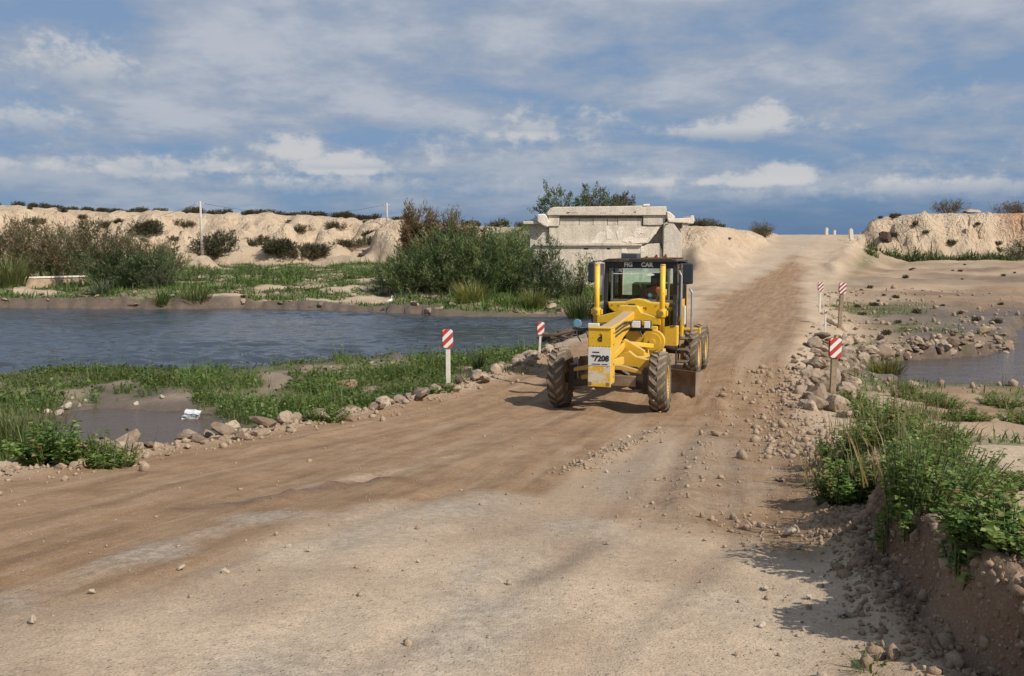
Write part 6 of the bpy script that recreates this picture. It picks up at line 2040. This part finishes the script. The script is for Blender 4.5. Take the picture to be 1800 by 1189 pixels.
    for i, (xx, zz) in enumerate(((.15, 1.72), (.15, 1.64), (.155, 1.80))):
        MB().tube([(xx, -.5, zz - .12), (xx + .02, .6, zz - .02), (xx + .03, 1.5, zz + .02 - .05 * i), (xx + .10, 1.85, zz - .10), (xx + .25, 2.1, 1.35 - .1 * i)], .017, 7).build('hydraulic_hose', M_BLACK, W)
    for i, s in enumerate((-.42, -.30, .30, .42)):
        MB().tube([(s * .6, 1.98, 1.62), (s, 1.80, 1.45), (s * 1.3, 1.75, 1.2), (s * 1.1, 1.95, 1.05)], .016, 7).build('hydraulic_hose', M_BLACK, W)
    for x in (-.62, -.45, .45, .62):
        MB().cyl((x, y_cowl - .012, 1.99), (x, y_cowl + .01, 1.99), .018, .018, 6).build('cowl_bolt', M_STEEL, W)
    for s in (-1, 1):
        for z in (.80, 1.05, 1.45, 1.68):
            MB().cyl((s * .24, -.76, z), (s * .258, -.76, z), .022, .022, 6).build('nose_bolt', M_STEEL, nose)
    # ---- lamps
    br = MB().box(.15, .62, 1.45, 1.56, 1.52, 1.57).box(.16, .22, 1.5, 1.9, 1.50, 1.54).build('lamp_bracket', M_BLACK, W, 0.005)
    for x, ww in ((.27, .11), (.52, .08)):
        h = MB().box(x - ww, x + ww, 1.42, 1.56, 1.575, 1.76).build('headlight', M_BLACK, W, 0.03, 3)
        MB().box(x - ww + .012, x + ww - .012, 1.40, 1.419, 1.59, 1.745).build('lens', M_LAMP, h, 0.02, 3)
    MB().bar((-.16, .95, 1.56), (-1.02, .80, 1.60), .16, .05).build('lamp_arm', M_BLACK, W, 0.008)
    MB().tube([(-.95, .8, 1.57), (-.92, .84, 1.42), (-.86, .88, 1.30)], .016, 6).build('dangling_wire', M_GREYM, W)
    MB().tube([(-.72, .8, 1.57), (-.70, .84, 1.44), (-.66, .88, 1.33)], .016, 6).build('dangling_wire', M_GREYM, W)
    h = MB().cyl((-.90, .74, 1.71), (-.90, .84, 1.71), .10, .07, 18).build('work_lamp', M_GREYM, W)
    MB().cyl((-.90, .725, 1.71), (-.90, .739, 1.71), .082, .088, 18).build('lens', M_BLUEL, h)
    MB().box(-.66, -.42, .72, .84, 1.63, 1.72).build('white_box_lamp', M_LAMP, W, 0.01)

    # ---- cab
    hw = .86
    y0, y1 = 3.24, 4.95
    zb, zs, zt = 1.15, 2.06, 3.02
    frame = MB()
    for s in (-1, 1):
        frame.bar((s * hw, y0, 1.50), (s * hw * .97, y0 + .06, zt), .10, .10, (0, 1, 0))
        frame.bar((s * hw, y0 + .80, zb), (s * hw * .97, y0 + .80, zt), .08, .08, (0, 1, 0))
        frame.bar((s * hw, y1, zb), (s * hw * .97, y1 - .04, zt), .10, .10, (0, 1, 0))
        frame.bar((s * hw, y0, zb + .05), (s * hw, y1, zb + .05), .08, .12)
    frame.bar((-hw, y0, zs - .06), (hw, y0, zs - .06), .08, .10)
    frame.bar((-hw, y1, zs + .02), (hw, y1, zs + .02), .08, .10)
    frame.bar((-hw, y0 + .05, zt - .07), (hw, y0 + .05, zt - .07), .08, .16)
    frame.bar((-hw, y1 - .04, zt - .04), (hw, y1 - .04, zt - .04), .08, .10)
    cabf = frame.build('cab_frame', M_DKFRAME, W, 0.015)
    MB().box(-hw + .02, hw - .02, y0 + .05, y1 - .05, 1.10, 1.17).build('cab_floor', M_BLACK, W)
    MB().box(-hw + .04, hw - .04, y1 - .03, y1 + .03, 1.16, zs).build('cab_rear_panel', M_YELD, W, 0.01)
    roof = MB().prism([(-hw - .04, zt), (hw + .04, zt), (hw + .04, zt + .05), (hw - .10, zt + .085), (-hw + .10, zt + .085), (-hw - .04, zt + .05)], y0 - .10, y1 + .08, 'Y').build('roof', M_DKFRAME, W, 0.01)
    MB().box(-.10, hw - .0, y0 - .02, y1 - .2, zt + .087, zt + .105).build('rusty_sheet', M_RUST, roof, 0.004)
    MB().box(-.50, -.10, y0 + .10, y0 + .60, zt + .088, zt + .21).build('roof_box', simple_mat('slate_box', (0.06, 0.07, 0.085), 0.5), roof, 0.02)
    for x, h in ((.10, .04), (.34, .08), (.56, .09)):
        MB().prism([(x - .05, zt + .106), (x + .05, zt + .106), (x + .03, zt + .106 + h), (x + .01, zt + .106 + h)], y0 + .15, y0 + .25, 'Y').build('roof_bracket', M_RUST, roof)
    # sun visor strip with lettering
    vis = MB().box(-hw + .02, hw - .02, y0 - .035, y0 - .01, zt - .125, zt - .002).build('visor_strip', M_BLACK, W, 0.004)
    text_part('visor_lettering', 'FIG', 0.145, M_INKW, vis, facing(-.29, y0 - .038, zt - .064))
    text_part('visor_lettering', 'CAR', 0.145, M_INKW, vis, facing(.17, y0 - .038, zt - .064))
    # front screen frame (slightly greyish rubber) and pane
    gk = MB()
    gk.box(-.72, .72, y0 - .022, y0 + .02, zs, zs + .05); gk.box(-.72, -.67, y0 - .022, y0 + .02, zs + .05, zt - .13); gk.box(.67, .72, y0 - .022, y0 + .02, zs + .05, zt - .13)
    gk.build('screen_gasket', simple_mat('gasket', (0.16, 0.165, 0.14), 0.7), W, 0.01)
    pane = MB().box(-.668, .668, y0 - .008, y0 + .004, zs + .05, zt - .13).build('windscreen', M_GLASS, W)
    text_part('screen_lettering', 'PETTCPETSOTL', 0.105, M_INKW, pane, facing(-.24, y0 - .012, zt - .205), sx=0.80)
    text_part('screen_lettering', 'TOTOZ', 0.105, M_INKW, pane, facing(.36, y0 - .012, zt - .205), sx=0.85)
    MB().box(-.66, .10, y0 - .013, y0 - .0095, zt - .29, zt - .272).build('screen_stripe', M_INKW, pane)
    MB().prism([(.24 + .11 * math.cos(i * .393), zt - .30 + .03 * math.sin(i * .393)) for i in range(16)], y0 - .013, y0 - .0095, 'Y').build('screen_sticker', M_INKW, pane)
    # side and rear panes
    for s in (-1, 1):
        X = s * (hw * .985)
        MB().box(X - .006, X + .006, y0 + .10, y0 + .76, zb + .12, zt - .05).build('door_pane', M_GLASS, W)
        MB().box(X - .006, X + .006, y0 + .84, y1 - .08, zs, zt - .05).build('side_pane', M_GLASS, W)
        MB().box(X - .015, X + .015, y0 + .84, y1 - .06, zb + .1, zs).build('side_panel', M_YELD, W, 0.008)
    MB().box(-.75, .75, y1 - .03, y1 - .018, zs + .08, zt - .10).build('rear_pane', M_GLASS, W)
    for s in (-1, 1):
        MB().box(s * .80 - .06, s * .80 + .06, y0 + .02, y0 + .05, 1.20, zs - .1).build('front_lower_pane', M_GLASS, W)
    MB().tube([(.0, y0 - .03, zs + .06), (.05, y0 - .035, zs + .3), (-.02, y0 - .03, zs + .48)], .010, 6).build('wiper', M_BLACK, W)
    # cowl below the screen
    cowl = MB().prism([(-.74, 2.055), (-.30, 2.075), (-.16, 2.13), (.0, 2.15), (.16, 2.13), (.30, 2.075), (.74, 2.055), (.70, 1.90), (.46, 1.72), (.36, 1.50), (-.36, 1.50), (-.44, 1.72), (-.70, 1.90)], y0 - .30, y0 - .06, 'Y').build('cowl', M_YEL, W, 0.03)
    yy = y0 - .305
    mred = simple_mat('emblem_red', (0.20, 0.05, 0.035), 0.5)
    mgr = simple_mat('emblem_grey', (0.52, 0.53, 0.56), 0.4)
    MB().prism([(-.30, 1.93), (-.24, 1.985), (-.12, 1.985), (-.09, 1.93), (-.15, 1.89), (-.26, 1.89)], yy - .004, yy + .002, 'Y').build('emblem', mgr, cowl)
    MB().prism([(-.08, 1.94), (-.02, 1.985), (.07, 1.95), (.02, 1.90), (-.05, 1.90)], yy - .004, yy + .002, 'Y').build('emblem', mred, cowl)
    for x0_, x1_, z0_, z1_ in ((-.335, -.32, 1.88, 1.97), (-.32, -.24, 1.985, 1.995), (.10, .20, 1.925, 1.94), (.205, .22, 1.88, 1.95)):
        MB().box(x0_, x1_, yy - .004, yy + .002, z0_, z1_).build('emblem_line', M_INK, cowl)
    MB().box(-.05, .10, 2.06, 2.20, 2.0, 2.08).build('valve_block', M_BLACK, W, 0.01)
    MB().box(-.40, .40, y0 - .05, y0 + .3, 1.2, 1.55).build('pedestal', M_BLACK, W, 0.01)
    # interior
    MB().box(-.42, .46, y0 + .16, y0 + .42, 1.2, 2.02).build('dashboard', M_DASH, W, 0.04)
    MB().tube([(.16, y0 + .38, 1.98), (.16, y0 + .48, 2.14)], .03, 8).build('steering_column', M_BLACK, W)
    sw = MB()
    sw.lathe([(-.015, .185), (0, .20), (.015, .185), (0, .17), (-.015, .185)], 'Z', 28)
    for t in (0, 2.1, 4.2): sw.bar((0, 0, 0), (.18 * math.cos(t), .18 * math.sin(t), 0), .03, .015)
    sw.cyl((0, 0, -.02), (0, 0, .03), .07, .05, 14)
    swo = sw.build('steering_wheel', M_BLACK, W); swo.location = (.16, y0 + .50, 2.17); swo.rotation_euler = (R(52), 0, 0)
    MB().cyl((.16, y0 + .465, 2.195), (.16, y0 + .455, 2.20), .05, .05, 14).build('wheel_hub_badge', M_BLUEL, W)
    MB().box(-.12, .44, y0 + .85, y0 + 1.35, 1.58, 1.72).build('seat_cushion', M_SEAT, W, 0.05)
    MB().box(-.10, .42, y0 + 1.30, y0 + 1.44, 1.70, 2.42).box(.02, .30, y0 + 1.31, y0 + 1.42, 2.42, 2.72).build('seat_back', M_SEAT, W, 0.05)
    MB().box(-.05, .37, y0 + .9, y0 + 1.3, 1.17, 1.58).build('seat_base', M_BLACK, W, 0.02)
    MB().box(-.80, -.45, y0 + .25, y0 + 1.5, 1.17, 1.75).build('side_console', M_BLACK, W, 0.03)
    for x in (-.36, -.28, -.20, .50):
        MB().tube([(x, y0 + .40, 2.0), (x, y0 + .42, 2.2)], .012, 6).build('lever', M_BLACK, W)
    # ---- mirrors
    for s, xx, zz, ww in ((-1, -1.20, 2.77, .16), (1, 1.16, 2.76, .24)):
        arm = MB().tube([(s * hw * .97, y0 + .05, 3.0), (s * (hw + .12), y0 - .02, 3.05), (xx, y0 - .06, 3.02), (xx, y0 - .06, 2.5)], .018, 8).build('mirror_arm', M_BLACK, W)
        MB().box(xx - ww / 2, xx + ww / 2, y0 - .12, y0 - .03, zz - .25, zz + .24).build('mirror', simple_mat('mirror_shell', (0.035, 0.04, 0.055), 0.35), W, 0.035, 3)
    MB().box(-hw - .14, -hw - .04, y0 + .02, y0 + .05, 2.2, 2.98).build('wind_deflector', simple_mat('cloudy_plastic', (0.50, 0.44, 0.42), 0.5), W, 0.006)
    # ---- rails, ladder on the machine's left
    MB().tube([(hw + .06, y0 + .10, 2.82), (hw + .12, y0 + .10, 2.7), (hw + .12, y0 + .12, 1.75), (hw + .06, y0 + .12, 1.6)], .028, 8).build('grab_rail', M_GREYM, W)
    MB().tube([(hw + .22, y0 + .9, 2.36), (hw + .28, y0 + .9, 2.25), (hw + .28, y0 + .92, 1.25), (hw + .2, y0 + .92, 1.15)], .03, 8).build('grab_rail', M_GREYM, W)
    MB().box(hw + .08, hw + .14, y0 + .35, y0 + .55, 1.2, 1.98).build('side_strip', M_YELD, W, 0.01)
    MB().box(hw + .15, hw + .19, y0 + .38, y0 + .5, 1.5, 1.95).build('side_sign', M_WHITEP, W, 0.004)
    lad = MB()
    for z in (.55, .85, 1.12): lad.box(hw - .02, hw + .26, y0 + .3, y0 + .72, z, z + .03)
    lad.box(hw - .02, hw + .02, y0 + .3, y0 + .34, .5, 1.2); lad.box(hw - .02, hw + .02, y0 + .68, y0 + .72, .5, 1.2)
    lad.build('ladder', M_BLACK, W, 0.005)
    MB().box(hw - .25, hw + .06, y0 - .02, y0 + .30, 1.0, 1.48).build('tool_box', M_YEL, W, 0.012)
    MB().box(-hw - .06, -hw + .25, y0 - .02, y0 + .30, 1.0, 1.40).build('tool_box', M_YEL, W, 0.012)
    # amber indicator beside the right cylinder
    MB().box(.58, .66, y0 - .09, y0 - .04, 2.22, 2.38).build('indicator', M_AMBER, W, 0.02)
    # ---- rear: frame, engine hood, tandem cases, fenders
    MB().bar((0, 3.1, 1.15), (0, 7.6, 1.05), .62, .40).build('rear_frame', M_YELD, W, 0.02)
    hood = MB().prism([(4.98, 1.25), (4.98, 2.42), (5.3, 2.46), (7.5, 2.32), (7.7, 2.1), (7.7, 1.1)], -.55, .55, 'X').build('engine_hood', M_YEL, W, 0.03)
    for i in range(6):
        MB().box(-.45, .45, 7.70, 7.72, 1.25 + i * .13, 1.33 + i * .13).build('grille_bar', M_BLACK, hood)
    MB().cyl((.28, 5.7, 2.4), (.28, 5.7, 2.85), .07, .07, 12).build('exhaust_stack', M_RUST, W)
    for s in (-1, 1):
        MB().prism([(4.85, .45), (4.95, .86), (6.95, .86), (7.1, .45), (6.9, .36), (5.0, .36)], s * .86 - .09, s * .86 + .09, 'X').build('tandem_case', M_YELD, W, 0.02)
        MB().cyl((0, 5.97, .62), (s * .86, 5.97, .62), .14, .14, 14).build('rear_axle', M_BLACK, W)
        MB().box(s * .88, s * 1.30, 4.45, 4.66, 1.27, 1.33).box(s * 1.26, s * 1.32, 4.45, 4.66, 1.19, 1.33).build('fender_step', M_YELD, W, 0.01)
    return root


GRADER = build_grader()


# ------------------------------------------------------------------ driver
def build_driver():
    rz = GRADER.rotation_euler.z
    G = Matrix.Translation(GRADER.location) @ Matrix.Rotation(rz, 4, 'Z')
    y0 = 3.24
    seat = Vector((.16, y0 + 1.12, 1.74))       # hip point on the cushion
    sh, ch = (0.58, 0.085, 0.04), None
    m_sh = simple_mat('orange_workwear', (0.85, 0.16, 0.05), 0.8, var=0.2, scale=8)
    m_sk = simple_mat('skin', (0.22, 0.12, 0.075), 0.55, var=0.08)
    m_tr = simple_mat('dark_trousers', (0.035, 0.038, 0.05), 0.85)
    m_hr = simple_mat('black_hair', (0.012, 0.010, 0.009), 0.6)
    J = {  # joint: position relative to hip, radius
        'hip': ((0, 0, .06), .155), 'waist': ((0, .03, .24), .145), 'chest': ((0, .04, .44), .165), 'neckb': ((0, .02, .60), .075), 'neck': ((0, -.01, .68), .058),
        'sl': ((-.19, .03, .54), .075), 'el': ((-.29, -.16, .33), .052), 'wl': ((-.17, -.44, .42), .036), 'hl': ((-.155, -.50, .44), .04),
        'sr': ((.19, .03, .54), .075), 'er': ((.30, -.16, .33), .052), 'wr': ((.19, -.44, .42), .036), 'hr': ((.17, -.50, .44), .04),
        'tl': ((-.11, 0, .02), .10), 'kl': ((-.14, -.46, .08), .075), 'al': ((-.14, -.52, -.36), .05), 'fl': ((-.14, -.68, -.42), .045),
        'tr': ((.11, 0, .02), .10), 'kr': ((.14, -.46, .08), .075), 'ar': ((.14, -.52, -.36), .05), 'fr': ((.14, -.68, -.42), .045)}
    E = [('hip', 'waist'), ('waist', 'chest'), ('chest', 'neckb'), ('neckb', 'neck'), ('chest', 'sl'), ('sl', 'el'), ('el', 'wl'), ('wl', 'hl'), ('chest', 'sr'), ('sr', 'er'), ('er', 'wr'), ('wr', 'hr'),
         ('hip', 'tl'), ('tl', 'kl'), ('kl', 'al'), ('al', 'fl'), ('hip', 'tr'), ('tr', 'kr'), ('kr', 'ar'), ('ar', 'fr')]
    names = list(J)
    me = bpy.data.meshes.new('body')
    me.from_pydata([J[n][0] for n in names], [(names.index(a), names.index(b)) for a, b in E], [])
    tmp = bpy.data.objects.new('tmp', me); COL.objects.link(tmp)
    md = tmp.modifiers.new('skin', 'SKIN')
    for i, n in enumerate(names):
        r = J[n][1]
        me.skin_vertices[0].data[i].radius = (r, r * (0.72 if n in ('chest', 'waist', 'hip') else 1.0))
        me.skin_vertices[0].data[i].use_root = (n == 'hip')
    sb = tmp.modifiers.new('sub', 'SUBSURF'); sb.levels = 2; sb.render_levels = 2
    dg = bpy.context.evaluated_depsgraph_get()
    bme = bpy.data.meshes.new_from_object(tmp.evaluated_get(dg))
    bpy.data.objects.remove(tmp)
    # head, ears, nose and fingers grown into the same mesh
    bm = bmesh.new(); bm.from_mesh(bme)
    base_n = len(bm.faces)
    hc = Vector((0, -.035, .80))

    def blob(c, s, seg=14):
        r = bmesh.ops.create_uvsphere(bm, u_segments=seg, v_segments=seg - 4, radius=1.0)
        for v in r['verts']:
            p = Vector((v.co.x * s[0], v.co.y * s[1], v.co.z * s[2]))
            v.co = p + c
        return r['verts']
    for v in blob(hc, (.076, .098, .122), 18):
        p = v.co - hc
        if p.z < -.02: v.co.x = hc.x + p.x * (1 + p.z * 2.6); v.co.y -= .012 * min(1, -p.z / .08)     # jaw
        if p.y < -.05 and .0 < p.z < .04 and abs(p.x) > .015: v.co.y += .012                            # eye sockets
    blob(hc + Vector((0, -.105, -.018)), (.014, .022, .026), 10)
    blob(hc + Vector((-.078, .005, -.005)), (.010, .022, .032), 10); blob(hc + Vector((.078, .005, -.005)), (.010, .022, .032), 10)
    blob(hc + Vector((0, -.092, -.066)), (.026, .010, .009), 10)
    def finger(pts, rr):
        mbx = MB().tube(pts, rr, 7)
        vs = [bm.verts.new(p) for p in mbx.v]
        for f in mbx.f:
            try: bm.faces.new([vs[i] for i in f])
            except ValueError: pass
    for s, w in ((-1, Vector(J['hl'][0])), (1, Vector(J['hr'][0]))):
        for k, ln in enumerate((.062, .072, .068, .054)):
            b = w + Vector((-s * .0 + (k - 1.5) * .0195, -.03, .012))
            finger([b, b + Vector((0, -ln * .55, .018)), b + Vector((0, -ln * .85, -.012)), b + Vector((0, -ln * .62, -.036))], [.0095, .009, .0085, .007])
        b = w + Vector((-s * .038, .0, .0))
        finger([b, b + Vector((-s * .022, -.035, .006)), b + Vector((-s * .012, -.062, .0))], [.011, .0095, .008])
    bm.to_mesh(bme); bm.free()
    for mt in (m_sh, m_sk, m_tr): bme.materials.append(mt)
    for p in bme.polygons:
        c = p.center; p.use_smooth = True
        if p.index >= base_n or c.z > .635: p.material_index = 1
        elif c.y < -.41 and c.z > .30: p.material_index = 1
        elif c.z < .13 and (c.y < -.02 or c.z < .10): p.material_index = 2
    root = empty('person', G @ seat, rz)
    tag(root, 'driver in an orange jacket sitting in the grader cab, hands on the wheel', 'person')
    body = bpy.data.objects.new('body', bme); COL.objects.link(body); body.parent = root
    # hair cap
    bm = bmesh.new()
    bmesh.ops.create_uvsphere(bm, u_segments=18, v_segments=14, radius=1.0)
    kill = [v for v in bm.verts if v.co.z < -.25 or (v.co.y < -.45 and v.co.z < .42)]
    bmesh.ops.delete(bm, geom=kill, context='VERTS')
    for v in bm.verts: v.co = Vector((v.co.x * .086, v.co.y * .104 + .006, v.co.z * .126 + .008)) + hc
    hm = bpy.data.meshes.new('hair'); bm.to_mesh(hm); bm.free(); hm.materials.append(m_hr)
    ho = bpy.data.objects.new('hair', hm); COL.objects.link(ho); ho.parent = root
    for s in (-.03, .03):
        MB().lathe([(-.006, .002), (-.004, .008), (.004, .010)], 'Y', 10, hc + Vector((s, -.088, .018))).build('eye', M_INK, root)
    # open jacket front and collar
    MB().tube([(-.075, -.005, .60), (-.04, -.075, .585), (.04, -.075, .585), (.075, -.005, .60), (.05, .06, .63), (-.05, .06, .63), (-.075, -.005, .60)], .018, 8).build('collar', m_sh, root)


build_driver()
